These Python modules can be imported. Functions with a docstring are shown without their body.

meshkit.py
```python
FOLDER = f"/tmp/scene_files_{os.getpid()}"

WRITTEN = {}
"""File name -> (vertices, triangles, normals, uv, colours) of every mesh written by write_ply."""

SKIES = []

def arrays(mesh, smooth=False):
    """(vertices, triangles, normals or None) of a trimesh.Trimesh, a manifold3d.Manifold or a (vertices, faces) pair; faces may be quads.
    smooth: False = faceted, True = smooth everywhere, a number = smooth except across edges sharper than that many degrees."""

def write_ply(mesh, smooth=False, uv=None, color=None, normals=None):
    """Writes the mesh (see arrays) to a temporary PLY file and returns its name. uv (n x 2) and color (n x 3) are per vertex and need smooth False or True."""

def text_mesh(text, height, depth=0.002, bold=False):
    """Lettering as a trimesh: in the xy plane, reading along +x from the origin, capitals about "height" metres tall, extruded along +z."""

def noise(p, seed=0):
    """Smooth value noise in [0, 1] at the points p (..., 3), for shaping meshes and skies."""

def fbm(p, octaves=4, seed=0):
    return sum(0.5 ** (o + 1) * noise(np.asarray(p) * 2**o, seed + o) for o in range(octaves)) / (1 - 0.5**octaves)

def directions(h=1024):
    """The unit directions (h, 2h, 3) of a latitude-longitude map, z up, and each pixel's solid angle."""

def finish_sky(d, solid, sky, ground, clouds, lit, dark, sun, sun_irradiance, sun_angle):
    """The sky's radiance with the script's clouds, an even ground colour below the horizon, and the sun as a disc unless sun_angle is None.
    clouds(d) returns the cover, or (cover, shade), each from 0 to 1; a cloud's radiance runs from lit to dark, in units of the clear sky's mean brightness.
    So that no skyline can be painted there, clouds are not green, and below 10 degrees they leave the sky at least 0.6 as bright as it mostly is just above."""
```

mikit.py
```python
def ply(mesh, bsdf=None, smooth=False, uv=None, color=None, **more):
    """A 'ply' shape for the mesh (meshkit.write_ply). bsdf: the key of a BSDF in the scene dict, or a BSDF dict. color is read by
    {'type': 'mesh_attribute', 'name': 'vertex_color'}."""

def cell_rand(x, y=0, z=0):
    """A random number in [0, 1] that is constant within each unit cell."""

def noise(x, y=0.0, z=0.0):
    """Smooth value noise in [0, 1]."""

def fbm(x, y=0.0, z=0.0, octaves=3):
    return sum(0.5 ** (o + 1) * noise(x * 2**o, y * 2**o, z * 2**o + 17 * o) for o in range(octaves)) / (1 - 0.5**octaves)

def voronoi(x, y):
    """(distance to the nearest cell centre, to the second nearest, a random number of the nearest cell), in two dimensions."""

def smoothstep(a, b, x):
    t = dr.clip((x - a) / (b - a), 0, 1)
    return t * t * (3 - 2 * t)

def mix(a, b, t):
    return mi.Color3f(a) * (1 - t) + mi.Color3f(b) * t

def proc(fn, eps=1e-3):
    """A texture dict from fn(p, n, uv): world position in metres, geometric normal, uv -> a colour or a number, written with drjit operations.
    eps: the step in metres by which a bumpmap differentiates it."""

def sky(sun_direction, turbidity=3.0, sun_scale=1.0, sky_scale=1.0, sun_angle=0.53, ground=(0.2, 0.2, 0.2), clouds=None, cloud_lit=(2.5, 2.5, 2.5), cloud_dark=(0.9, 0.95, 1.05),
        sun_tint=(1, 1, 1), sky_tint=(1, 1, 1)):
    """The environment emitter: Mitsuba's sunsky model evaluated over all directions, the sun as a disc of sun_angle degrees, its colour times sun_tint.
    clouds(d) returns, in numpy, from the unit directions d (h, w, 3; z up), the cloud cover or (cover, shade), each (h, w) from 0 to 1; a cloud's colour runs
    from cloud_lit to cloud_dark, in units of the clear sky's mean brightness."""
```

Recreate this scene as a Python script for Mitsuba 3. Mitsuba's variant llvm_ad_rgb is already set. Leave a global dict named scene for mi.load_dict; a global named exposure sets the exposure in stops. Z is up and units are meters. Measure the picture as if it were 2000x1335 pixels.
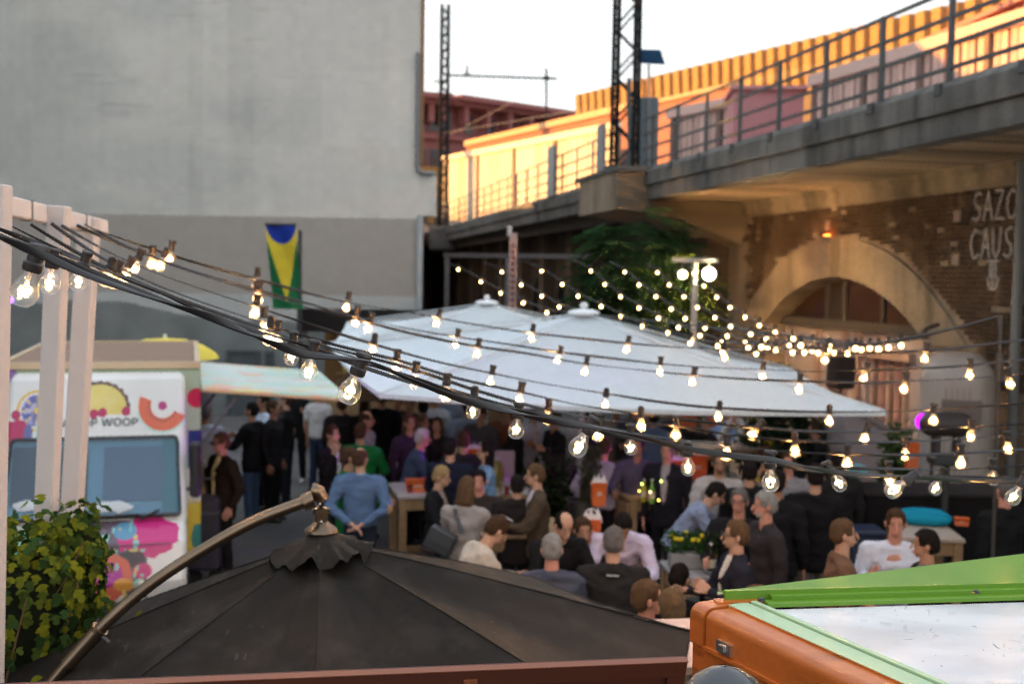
import math, random
import numpy as np, trimesh, shapely
import shapely.geometry as sg
from shapely.ops import unary_union
import drjit as dr
import mitsuba as mi
import mikit, meshkit
from mikit import noise, fbm, smoothstep, mix, cell_rand
from manifold3d import Manifold
from trimesh.transformations import rotation_matrix

# ------------------------------------------------------------------ camera
rng = np.random.default_rng(7)
A = np.array
FPX, CX, CY, HC = 2200.0, 1000.0, 667.5, 3.55
PITCH, ROLL = math.radians(3.265), 0.015
CAM = A([0, 0, HC])
Fw = A([0, math.cos(PITCH), -math.sin(PITCH)])
R0, U0 = A([1., 0, 0]), A([0, math.sin(PITCH), math.cos(PITCH)])
Rt = R0 * math.cos(ROLL) + U0 * math.sin(ROLL)
Up = U0 * math.cos(ROLL) - R0 * math.sin(ROLL)


def ray(px, py):
    return Fw + (px - CX) / FPX * Rt + (CY - py) / FPX * Up


def at(px, py, Y):
    'the point of the place seen at a photo pixel, Y metres away'
    d = ray(px, py)
    return CAM + d * (Y / d[1])


def at_z(px, py, z):
    d = ray(px, py)
    return CAM + d * ((z - HC) / d[2])


def onC(px, py, C):
    'point on the vertical plane X + .206 Y = C (parallel to the viaduct)'
    d = ray(px, py)
    return CAM + d * (C / (d[0] + .206 * d[1]))


exposure = 3.95
scene = {
    'type': 'scene',
    'camera': {'type': 'thinlens', 'fov': math.degrees(2 * math.atan(1000 / FPX)), 'fov_axis': 'x', 'near_clip': .05, 'far_clip': 1000.,
               'aperture_radius': .0060, 'focus_distance': 3.0,
               'to_world': mi.ScalarTransform4f().look_at(CAM.tolist(), (CAM + Fw).tolist(), Up.tolist())},
    # low evening sun from the left, hidden from the yard by the houses on that side
    'sky_light': mikit.sky((-1, .27, .185), turbidity=3.5, sun_scale=.95, sky_scale=1.0, sun_angle=1.0, sun_tint=(1.0, .73, .42),
                     clouds=lambda d: (.82 + .16 * meshkit.fbm(d * A([3, 3, 9.]), 4, 3), np.clip(1.15 * d[..., 2] + .3 * meshkit.fbm(d * A([2.5, 2.5, 8.]), 4, 9) - .15, 0, 1)),
                     cloud_lit=(1.72, 1.69, 1.64), cloud_dark=(1.22, 1.36, 1.56)),
}
labels = {}

# ------------------------------------------------------------------ helpers


def key_of(name):
    k, n = name, 0
    while k in USED:
        n += 1
        k = f'{name}_{n:03d}'
    USED.add(k)
    return k


USED = set()


def thing(name, label, cat, group=None, kind=None):
    k = key_of(name)
    labels[k] = {'label': label, 'category': cat}
    if group:
        labels[k]['group'] = group
    if kind:
        labels[k]['kind'] = kind
    return k


def cat(ms):
    return trimesh.util.concatenate([m for m in ms if m is not None])


def put(parent, part, mesh, mat, smooth=False, col=None, **more):
    'one entry of the scene; col = one colour, or a colour per vertex, for the vertex-colour materials'
    k = key_of(parent + '__' + part if part else parent) if part or parent in scene else parent
    if isinstance(mesh, (list, tuple)):
        mesh = cat(mesh)
    kw = {}
    if col is not None:
        if smooth not in (True, False):
            mesh = trimesh.graph.smooth_shade(mesh, angle=math.radians(smooth), facet_minarea=None)
            smooth = True
        n = len(mesh.vertices)
        c = A(col, float)
        kw['color'] = np.tile(c, (n, 1)) if c.ndim == 1 else c
    scene[k] = mikit.ply(mesh, mat, smooth=smooth, **kw, **more)
    return k


def struct(name, mesh, mat, **k):
    kk = put(name, '', mesh, mat, **k)
    USED.add(kk)
    labels[kk] = {'kind': 'structure'}
    return kk


def box(c, s, rz=0., bevel=0.):
    m = trimesh.creation.box(s)
    if bevel:
        h = A(s) / 2 - bevel
        pts = A([[x, y, z] for x in (-1, 1) for y in (-1, 1) for z in (-1, 1)], float)
        p = np.vstack([pts * (h + A(e) * bevel) for e in ([1, 0, 0], [0, 1, 0], [0, 0, 1])])
        m = trimesh.convex.convex_hull(p)
    if rz:
        m.apply_transform(rotation_matrix(rz, [0, 0, 1]))
    m.apply_translation(c)
    return m


def frame(z, up=(0, 0, 1)):
    z = A(z, float) / np.linalg.norm(z)
    x = np.cross(up, z)
    if np.linalg.norm(x) < 1e-6:
        x = A([1., 0, 0])
    x /= np.linalg.norm(x)
    M = np.eye(4)
    M[:3, 0], M[:3, 1], M[:3, 2] = x, np.cross(z, x), z
    return M


def beam(p, q, w, h=None, up=(0, 0, 1), bevel=0.):
    'bar of section w (sideways) x h from p to q'
    p, q = A(p, float), A(q, float)
    m = box((0, 0, 0), (w, h or w, np.linalg.norm(q - p)), bevel=bevel)
    M = frame(q - p, up)
    M[:3, 3] = (p + q) / 2
    return m.apply_transform(M)


def rod(p, q, r, sides=8, r2=None):
    p, q = A(p, float), A(q, float)
    return tube(A([p, q]), A([r, r if r2 is None else r2]), sides)


def tube(P, r, sides=8, flat=1., twist=None, cap=True):
    P = A(P, float)
    n = len(P)
    r = np.broadcast_to(r, (n,))
    t = np.gradient(P, axis=0)
    t /= np.linalg.norm(t, axis=1, keepdims=True) + 1e-12
    ref = A([0, 0, 1.]) if abs(t[:, 2]).mean() < .8 else A([0, 1., 0])
    a = np.cross(t, ref)
    a /= np.linalg.norm(a, axis=1, keepdims=True) + 1e-12
    b = np.cross(a, t)
    if twist is not None:
        c, s = np.cos(twist)[:, None], np.sin(twist)[:, None]
        a, b = a * c + b * s, b * c - a * s
    th = np.arange(sides) * 2 * np.pi / sides
    V = P[:, None] + r[:, None, None] * (np.cos(th)[None, :, None] * a[:, None] + flat * np.sin(th)[None, :, None] * b[:, None])
    i, j = np.meshgrid(np.arange(n - 1), np.arange(sides), indexing='ij')
    k = (j + 1) % sides
    q = np.stack([i * sides + j, i * sides + k, (i + 1) * sides + k, (i + 1) * sides + j], -1).reshape(-1, 4)
    f = np.vstack([q[:, [0, 1, 2]], q[:, [0, 2, 3]]])
    V = V.reshape(-1, 3)
    if cap:
        V = np.vstack([V, P[0], P[-1]])
        jj = np.arange(sides)
        kk = (jj + 1) % sides
        f = np.vstack([f, np.stack([kk, jj, jj * 0 + n * sides], 1), np.stack([(n - 1) * sides + jj, (n - 1) * sides + kk, jj * 0 + n * sides + 1], 1)])
    return trimesh.Trimesh(V, f[:, ::-1], process=False)


def lathe(prof, sides=20):
    'surface of revolution about z from (r, z) pairs'
    prof = A(prof, float)
    n = len(prof)
    th = np.arange(sides) * 2 * np.pi / sides
    V = np.stack([prof[:, None, 0] * np.cos(th), prof[:, None, 0] * np.sin(th), np.repeat(prof[:, 1:2], sides, 1)], -1).reshape(-1, 3)
    i, j = np.meshgrid(np.arange(n - 1), np.arange(sides), indexing='ij')
    k = (j + 1) % sides
    q = np.stack([i * sides + j, i * sides + k, (i + 1) * sides + k, (i + 1) * sides + j], -1).reshape(-1, 4)
    m = trimesh.Trimesh(V, np.vstack([q[:, [0, 1, 2]], q[:, [0, 2, 3]]]), process=False)
    m.merge_vertices()
    m.update_faces(m.nondegenerate_faces())
    m.fix_normals()
    return m


def extrude(poly, h):
    gs = getattr(poly, 'geoms', [poly])
    return cat([trimesh.creation.extrude_polygon(g, h, engine='earcut') for g in gs if g.area > 1e-7])


def plate(poly, O, U, V, N, h):
    'polygon in the plane (O; U, V) made h thick along N'
    m = extrude(poly, h)
    M = np.eye(4)
    M[:3, 0], M[:3, 1], M[:3, 2], M[:3, 3] = U, V, N, O
    m.apply_transform(M)
    if np.linalg.det(M[:3, :3]) < 0:
        m.invert()
    return m


def T4(o, rz=0.):
    M = rotation_matrix(rz, [0, 0, 1])
    M[:3, 3] = o
    return M


def mv(m, M):
    return m.copy().apply_transform(M)


def quads(Q):
    V, F = [], []
    for q in Q:
        b = len(V)
        V += list(q)
        F += [[b, b + 1, b + 2], [b, b + 2, b + 3]]
    return trimesh.Trimesh(A(V, float), A(F), process=False)


def ball(c, r, sub=2):
    m = trimesh.creation.icosphere(subdivisions=sub)
    m.apply_scale(r)
    m.apply_translation(c)
    return m


# ------------------------------------------------------------------ materials
def two(d):
    return {'type': 'twosided', 'bsdf': d}


def prin(col, rough=.6, spec=.4, metal=0., **k):
    if not isinstance(col, dict):
        col = {'type': 'rgb', 'value': list(map(float, col))}
    return {'type': 'principled', 'base_color': col, 'roughness': rough, 'specular': spec, 'metallic': metal, **k}


VC = {'type': 'mesh_attribute', 'name': 'vertex_color'}
scene['matte'] = two(prin(VC, .9, .06))        # cloth, skin, paint, timber: colour per object
scene['satin'] = two(prin(VC, .42, .5))
scene['gloss'] = two(prin(VC, .16, .5))
scene['metal'] = two(prin(VC, .32, .5, 1.))


def bump(fn, scale, b, eps=4e-3):
    return {'type': 'bumpmap', 'tex': mikit.proc(fn, eps), 'scale': scale, 'bsdf': b}


def f_asphalt(p, n, uv):
    s = fbm(p.x * 1.3, p.y * 1.3, 0, 4)
    g = noise(p.x * 70, p.y * 70, 0)
    return mix((.075, .075, .078), (.15, .145, .14), s) * (.75 + .5 * g)


scene['asphalt'] = two(prin(mikit.proc(f_asphalt), .75, .35))


def f_wall(p, n, uv):
    # render in three painted bands with patches, streaks and a torn dark dado
    q = fbm(p.x * .35, p.z * .8, 3, 4)
    st = fbm(p.x * 3.1, p.z * .22, 8, 3)
    fine = fbm(p.x * 5, p.z * 5, 1, 3)
    c = mix((.52, .525, .49), (.63, .615, .565), smoothstep(.3, .7, q))
    patch = smoothstep(.58, .63, fbm(p.x * .25 + 9, p.z * .45, 5, 4))
    c = mix(c, mi.Color3f(.60, .585, .55), patch * .5)
    run = smoothstep(.62, .75, noise(p.x * 2.3, 0, 5)) * smoothstep(.3, .8, fbm(p.x * .5, p.z * .14, 41, 2))
    c = c * (1 - .07 * run)
    # roller-square touch-ups
    sq = cell_rand(dr.floor(p.x * .42), dr.floor(p.z * .55 + .3))
    c = c * (.965 + .07 * sq)
    c = c * (.93 + .1 * st) * (.93 + .14 * fine)
    lines = smoothstep(.62, .8, fbm(p.x * .8, p.z * 5.5, 4, 4))
    c = c * (1 - .17 * lines * smoothstep(.35, .8, fbm(p.x * .3, p.z * .5, 6, 2)))
    green = mi.Color3f(.36, .40, .365)
    c = mix(c, green * (.92 + .16 * st), smoothstep(-9, -17, p.x) * .55)
    band = mi.Color3f(.385, .36, .325) * (.93 + .12 * fine)
    c = mix(c, band, smoothstep(4.98, 4.95, p.z))
    low = mi.Color3f(.47, .49, .475) * (.92 + .12 * st)
    c = mix(c, low, smoothstep(3.06, 3.03, p.z))
    edge = 2.72 - .4 * smoothstep(-10, -7.2, p.x) + .14 * fbm(p.x * 1.2, 0, 2, 3)
    dado = mi.Color3f(.20, .215, .21) * (.75 + .5 * fbm(p.x * 1.5, p.z * 1.5, 7, 4))
    return mix(c, dado, smoothstep(edge + .03, edge - .03, p.z))


scene['wall_paint'] = two(prin(mikit.proc(f_wall), .9, .1))


def f_conc(p, n, uv):
    s = p.y * .98 - p.x * .2
    big = fbm(s * .7, p.z * 1.6, p.x * .2, 4)
    streak = fbm(s * 5, p.z * .5, 3, 3)
    drip = smoothstep(.55, .75, fbm(s * 2.2, p.z * .25, 5, 3))
    c = mix((.085, .085, .08), (.175, .168, .155), smoothstep(.25, .75, big * .6 + streak * .4))
    return c * (1 - .38 * drip) * (.85 + .3 * noise(s * 40, p.z * 40, p.x * 40))


scene['concrete'] = two(prin(mikit.proc(f_conc), .9, .1))


def f_plaster(p, n, uv):
    s = p.y * .98 - p.x * .2
    q = fbm(s * .6, p.z * .9, 2, 4)
    st = fbm(s * 3, p.z * .3, 9, 3)
    c = mix((.225, .18, .13), (.375, .305, .225), smoothstep(.25, .75, q * .55 + st * .45))
    dirt = smoothstep(.52, .75, fbm(s * 2.0, p.z * .5, 13, 4))
    return c * (1 - .45 * dirt) * (.9 + .2 * noise(s * 25, p.z * 25, 4))


scene['plaster'] = two(prin(mikit.proc(f_plaster), .9, .1))


def f_brick(p, n, uv):
    s = p.y * .98 - p.x * .2
    row = dr.floor(p.z / .077)
    r = cell_rand(dr.floor(s / .25 + .5 * row), row, 3)
    q = fbm(s * .9, p.z * 1.1, 2, 4)
    c = mix((.032, .023, .019), (.105, .066, .042), r * .55 + q * .45)
    plast = smoothstep(.60, .70, fbm(s * 2.2, p.z * 1.2, 6, 4))
    return mix(c, mi.Color3f(.17, .12, .075), plast * .6) * (.8 + .4 * noise(s * 30, p.z * 30, 0))


scene['brick'] = two(prin(mikit.proc(f_brick), .9, .15))


def f_wood(p, n, uv):
    g = fbm(p.x * 2 + p.y * 2, p.z * 26, p.y * 14 - p.x * 14, 3)
    k = fbm(p.x * 1.1, p.y * 1.1, p.z * 2, 2)
    return mix((.22, .13, .065), (.44, .29, .155), g * .65 + k * .35)


scene['timber'] = two(prin(mikit.proc(f_wood), .65, .3))


def f_fabric(p, n, uv):
    w = noise(p.x * 240, p.y * 240, p.z * 240)
    d = fbm(p.x * 3, p.y * 3, p.z * 5, 4)
    m = fbm(p.x * 22, p.y * 9, p.z * 9, 3)
    lint = smoothstep(.80, .9, noise(p.x * 60, p.y * 25, p.z * 25)) * smoothstep(.5, .7, d)
    a = dr.atan2(p.y - 5.0, p.x + .86)
    st = fbm(a * 26, dr.sqrt(dr.square(p.x + .86) + dr.square(p.y - 5.0)) * 2.2, 3, 4)
    c = mix((.008, .007, .0062), (.019, .0158, .0125), smoothstep(.2, .8, d * .6 + m * .2 + st * .2))
    dust = smoothstep(.48, .78, fbm(p.x * 6, p.y * 6, p.z * 10 + 8, 4))
    return c * (.8 + .4 * w) + mi.Color3f(.022) * lint + mi.Color3f(.011, .010, .009) * dust


def f_fabric_b(p, n, uv):
    return noise(p.x * 300, p.y * 300, p.z * 300) * .3 + fbm(p.x * 7, p.y * 7, p.z * 12, 3)


scene['black_fabric'] = two(bump(f_fabric_b, .004, prin(mikit.proc(f_fabric), .62, .16), 2e-3))


def f_white_fab(p, n, uv):
    d = fbm(p.x * 1.2, p.y * 1.2, p.z * 2, 4)
    return mix((.66, .73, .76), (.74, .79, .81), d) * (.96 + .08 * noise(p.x * 30, p.y * 30, 0))


scene['white_fabric'] = {'type': 'principledthin', 'base_color': mikit.proc(f_white_fab), 'roughness': .8, 'spec_trans': 0., 'diff_trans': .36}


def f_roof(p, n, uv):
    # white trailer roof: sun-chalked gloss paint with wipe marks and specks
    d = fbm(p.x * 2.5, p.y * 9, 1, 4)
    sw = fbm(p.x * 4 + 4 * fbm(p.x * 2, p.y * 2, 4, 2), p.y * 13 + 3 * fbm(p.x * 3, p.y * 3, 9, 2), 2, 4)
    spk = smoothstep(.955, .97, noise(p.x * 55, p.y * 55, 3))
    c = mix((.60, .61, .62), (.70, .705, .71), smoothstep(.3, .7, d * .4 + sw * .6))
    gr = smoothstep(.45, .8, fbm(p.x * 1.8, p.y * 2.6, 12, 4))
    scr = smoothstep(.80, .84, noise(p.x * 7 + p.y * 16, p.x * 60 - p.y * 26, 6)) * smoothstep(.5, .7, fbm(p.x * 3, p.y * 3, 15, 2))
    return c * (1 - .5 * spk) * (1 - .20 * gr) * (1 - .22 * scr)


scene['roof_white'] = two(bump(lambda p, n, uv: fbm(p.x * 4, p.y * 9, 2, 3), .004, prin(mikit.proc(f_roof), mikit.proc(lambda p, n, uv: .24 + .22 * fbm(p.x * 5, p.y * 14, 2, 3)), .5)))


def f_copper(p, n, uv):
    g = fbm(p.x * 40, p.y * 40, p.z * 40, 3)
    w = smoothstep(.6, .75, fbm(p.x * 8, p.y * 8, p.z * 30, 4))
    return mix((.44, .105, .016), (.52, .14, .026), g) * (1 - .3 * w) * (1 - .3 * smoothstep(.5, .8, fbm(p.x * 4, p.y * 4, p.z * 14, 4)))


scene['orange_paint'] = two(prin(mikit.proc(f_copper), .28, .5, clearcoat=.6, clearcoat_gloss=.9))


def f_green(p, n, uv):
    w = fbm(p.x * 7, p.y * 7, p.z * 20, 4)
    d = smoothstep(.5, .75, fbm(p.x * 3, p.y * 3, p.z * 9 + 4, 4))
    s = smoothstep(.74, .8, noise(p.x * 9 + p.z * 60, p.y * 160, p.z * 160))
    return mix((.105, .235, .014), (.14, .29, .022), w) * (1 - .28 * d) + mi.Color3f(.10, .11, .08) * s * d


scene['green_paint'] = two(prin(mikit.proc(f_green), .4, .4))


def f_foil(p, n, uv):
    return mix((.15, .11, .075), (.235, .175, .12), fbm(p.x * 9, p.y * 9, p.z * 9, 2))


scene['bronze'] = two(prin(mikit.proc(f_foil), .26, .6, .92))
scene['pane'] = {'type': 'thindielectric', 'int_ior': 1.5}
scene['bulb_haze'] = {'type': 'mask', 'opacity': .032, 'bsdf': two({'type': 'diffuse', 'reflectance': {'type': 'rgb', 'value': [.9, .78, .6]}})}  # thin added shell that catches filament light, standing for glare haze
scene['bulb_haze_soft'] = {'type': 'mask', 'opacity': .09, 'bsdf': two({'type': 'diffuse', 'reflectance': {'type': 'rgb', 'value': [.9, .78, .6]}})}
scene['bulb_glass'] = {'type': 'thindielectric', 'int_ior': 1.5}
scene['leaf'] = {'type': 'principledthin', 'base_color': VC, 'roughness': .45, 'diff_trans': .7, 'spec_trans': 0.}


def emit(col, s):
    return {'type': 'area', 'radiance': {'type': 'rgb', 'value': [float(c * s) for c in col]}}


WARM = (1.0, .47, .145)
GREYBLUE = (.035, .04, .045)
# ------------------------------------------------------------------ ground
struct('ground', quads([[(-160, -40, 0), (160, -40, 0), (160, 260, 0), (-160, 260, 0)]]), 'asphalt')

# ------------------------------------------------------------------ grey building on the left
XR = at(823, 120, 28)[0]
gb = thing('grey_building', 'tall blank grey rendered building wall with a beige painted band and dark torn dado', 'building')
put(gb, 'facade', extrude(sg.Polygon([(XR, 28), (XR - 1.1, 38), (-44, 38), (-44, 28)]), 10.9), 'wall_paint')
put(gb, 'corner_trim', box((XR + .03, 28.0, 8.6), (.08, .1, 4.6)), 'matte', col=(.26, .15, .085))
put(gb, 'rain_pipe', [rod((XR - .07, 27.93, 6.2), (XR - .07, 27.93, 9.0), .06), tube([(XR - .07, 27.93, 6.25), (XR - .03, 27.93, 6.12), (XR + .1, 27.95, 6.08), (XR + .36, 28.2, 6.08)], .06)], 'satin', col=(.17, .175, .18))
put(gb, 'annex', box((XR + .13, 28.35, 5.55), (.46, .5, 1.0)), 'wall_paint')
put(gb, 'corner_pipe', rod((XR + .02, 27.9, 0), (XR + .02, 27.9, 5.05), .075), 'satin', col=(.40, .43, .45))
for x0, x1, z1 in ((445, 505, 688), (520, 532, 690)):
    a, b = at(x0, z1, 27.95), at(x1, z1, 27.95)
    put(gb, 'door', [beam((a[0], 27.96, 0), (a[0], 27.96, a[2]), .07), beam((b[0], 27.96, 0), (b[0], 27.96, a[2]), .07), beam((a[0] - .04, 27.96, a[2] + .03), (b[0] + .04, 27.96, a[2] + .03), .07), box(((a[0] + b[0]) / 2, 28.0, a[2] / 2), (b[0] - a[0], .06, a[2] - .05))], 'matte', col=(.10, .115, .12))
# houses outside the picture that keep the low sun off the yard
apt = thing('apartment_house', 'tall plastered house closing the left side of the yard', 'building')
put(apt, 'wall', box((-26, 7.2, 7.8), (14, 40, 15.6)), 'matte', col=(.36, .34, .31))
put(apt, 'roof', box((-26, 7.2, 15.75), (14.6, 40.6, .3)), 'matte', col=(.16, .09, .07))

rear = thing('rear_shade_block', 'unseen low block added behind the grey house to shade the viaduct', 'building')  # added block, shaped to keep the low sun off the viaduct underside
put(rear, 'wall', box((-25.4, 58, 3.4), (40, 39, 6.8)), 'matte', col=(.33, .30, .27))
put(rear, 'roof', box((-25.4, 58, 6.87), (40.3, 39.3, .12)), 'matte', col=(.12, .11, .1))

# ------------------------------------------------------------------ viaduct
CR, CW = 8.33, 10.7                        # railing plane, brick wall plane:  X + .206 Y = C
TV = A([-.2018, .9794, 0]); NV = A([-.9794, -.2018, 0]); ZV = A([0, 0, 1.])


def VP(Y, out, z):
    return A([CR - .206 * Y, Y, 0]) + out * NV + A([0, 0, z])


def vbox(Y0, Y1, o0, o1, z0, z1):
    'block along the viaduct'
    c = [VP(Y, o, z) for Y in (Y0, Y1) for o in (o0, o1) for z in (z0, z1)]
    return trimesh.convex.convex_hull(A(c))


def vext(Y0, Y1, prof):
    pts = [VP(Y, o, z) for Y in (Y0, Y1) for o, z in prof]
    return trimesh.convex.convex_hull(A(pts))


OW = -(CW - CR) / 1.021                       # wall face, measured outwards from the railing plane
vd = thing('viaduct', 'long concrete and brick railway viaduct with arch, crossing the right side above the yard', 'viaduct')
E1 = 27.1                                   # the near wall ends here
put(vd, 'soffit', [vext(6, E1 + 1.5, [(-.05, 5.37), (OW - .5, 5.37), (OW - .5, 5.6), (-.05, 5.6)]), vext(E1 + 1.5, 84, [(-.3, 5.47), (-9, 5.47), (-9, 6.0), (-.3, 6.0)]), vext(6, E1 + 1.5, [(-.3, 5.72), (-9, 5.72), (-9, 6.0), (-.3, 6.0)])], 'plaster')
Y = 7.0
while Y < 68:
    L = 2.45
    if not (26.2 < Y + L / 2 < 28.9):
        q = .006 * ((int(Y * 7) % 3) - 1)
        put(vd, 'fascia_panel', vext(Y + .012, Y + L - .012, [(.1 + q, 5.68), (.1 + q, 5.98), (.04, 6.03), (-.10, 6.12), (-.3, 6.12), (-.3, 5.68)]), 'concrete')
        put(vd, 'edge_beam', vext(Y + .01, Y + L - .01, [(.035 + q, 5.36), (.035 + q, 5.66), (-.3, 5.66), (-.3, 5.36)]), 'concrete')
    Y += L
# bracket that carries the mast, with its curved underside
prof = [(.75, 5.98), (.75, 5.13)] + [(.75 + t * (OW - .75), 5.13 - .78 * t ** 1.7) for t in np.linspace(.12, 1, 8)] + [(OW, 5.98)]
poly = sg.Polygon(prof)
put(vd, 'bracket', plate(poly, VP(25.65, 0, 0), NV, ZV, TV, 3.3), 'plaster')
put(vd, 'bracket_cap', vext(25.5, 29.2, [(.80, 5.98), (.80, 6.08), (-.4, 6.08), (-.4, 5.98)]), 'concrete')


def WP(Y, z, out=0.):
    return VP(Y + .2018 * (OW + out), OW + out, z)


SEC = 1.021
RI, RO, ZC, YA = 5.3, 6.06, -1.65, 21.75


def arcpts(R, z0, n=40):
    hw = math.sqrt(R * R - (z0 - ZC) ** 2)
    a = math.asin(hw / R)
    return [(R * math.sin(t), ZC + R * math.cos(t)) for t in np.linspace(-a, a, n)]


opening = sg.Polygon(arcpts(RI, 2.62) + [(math.sqrt(RI ** 2 - 4.27 ** 2), 0), (-math.sqrt(RI ** 2 - 4.27 ** 2), 0)])
ring = sg.Polygon(arcpts(RO, 2.55) + arcpts(RI, 2.55)[::-1])
wall = sg.box(-(YA - 5) * SEC, 0, (E1 - YA) * SEC, 5.4)
OA = WP(YA, 0)


def wplate(poly, out, th):
    'outline (along the wall, height) made th deep, its face out metres proud of the wall'
    return plate(poly, OA + NV * (out - th), TV, ZV, NV, th)


put(vd, 'wall', wplate(wall.difference(opening), 0, .8), 'plaster')
put(vd, 'arch_ring', wplate(ring, .05, .5), 'plaster')
put(vd, 'cornice', wplate(sg.box(-17, 5.05, (E1 - YA) * SEC, 5.37), .06, .06), 'plaster')
put(vd, 'cornice', wplate(sg.box(-17, 5.27, (E1 - YA) * SEC, 5.37), .105, .044), 'plaster')
# bare brick field, ragged edges, every brick a block
S0, S1 = -9.0, 4.55
bm = []
rb = np.random.default_rng(3)
zz, row = 2.0, 0
ringo = sg.Polygon(arcpts(RO + .03, 1.6) + [(0, -2)]).buffer(0)
base = trimesh.creation.box((1, 1, 1))
Vb, Fb = A(base.vertices), A(base.faces)
VV, FF = [], []
while zz < 4.98:
    s = S0 + (.125 if row % 2 else 0)
    while s < S1:
        lim = S1 - max(0, (4.55 - zz)) * .25 - .35 * rb.random() - (.9 * max(0, zz - 4.55) if zz > 4.55 else 0)
        if s + .2 < lim and rb.random() > .03 and not ringo.intersects(sg.box(s, zz, s + .24, zz + .066)) and (zz > 2.7 or s < -4.5):
            d = .022 + .016 * rb.random()
            v = Vb * A([.238 - .008 * rb.random(), d + .02, .066]) + A([s + .12, 0, zz + .033])
            o = (d - .02) / 2
            VV.append(OA + v[:, :1] * TV + (v[:, 1:2] + o) * NV + v[:, 2:3] * ZV)
            FF.append(Fb[:, ::-1] + 8 * len(FF))
        s += .25
    zz += .077
    row += 1
bk = put(vd, 'brickwork', trimesh.Trimesh(np.vstack(VV), np.vstack(FF), process=False), 'brick')
labels[bk] = {'kind': 'stuff', 'label': 'bare dark bricks showing round the arch'}
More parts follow.
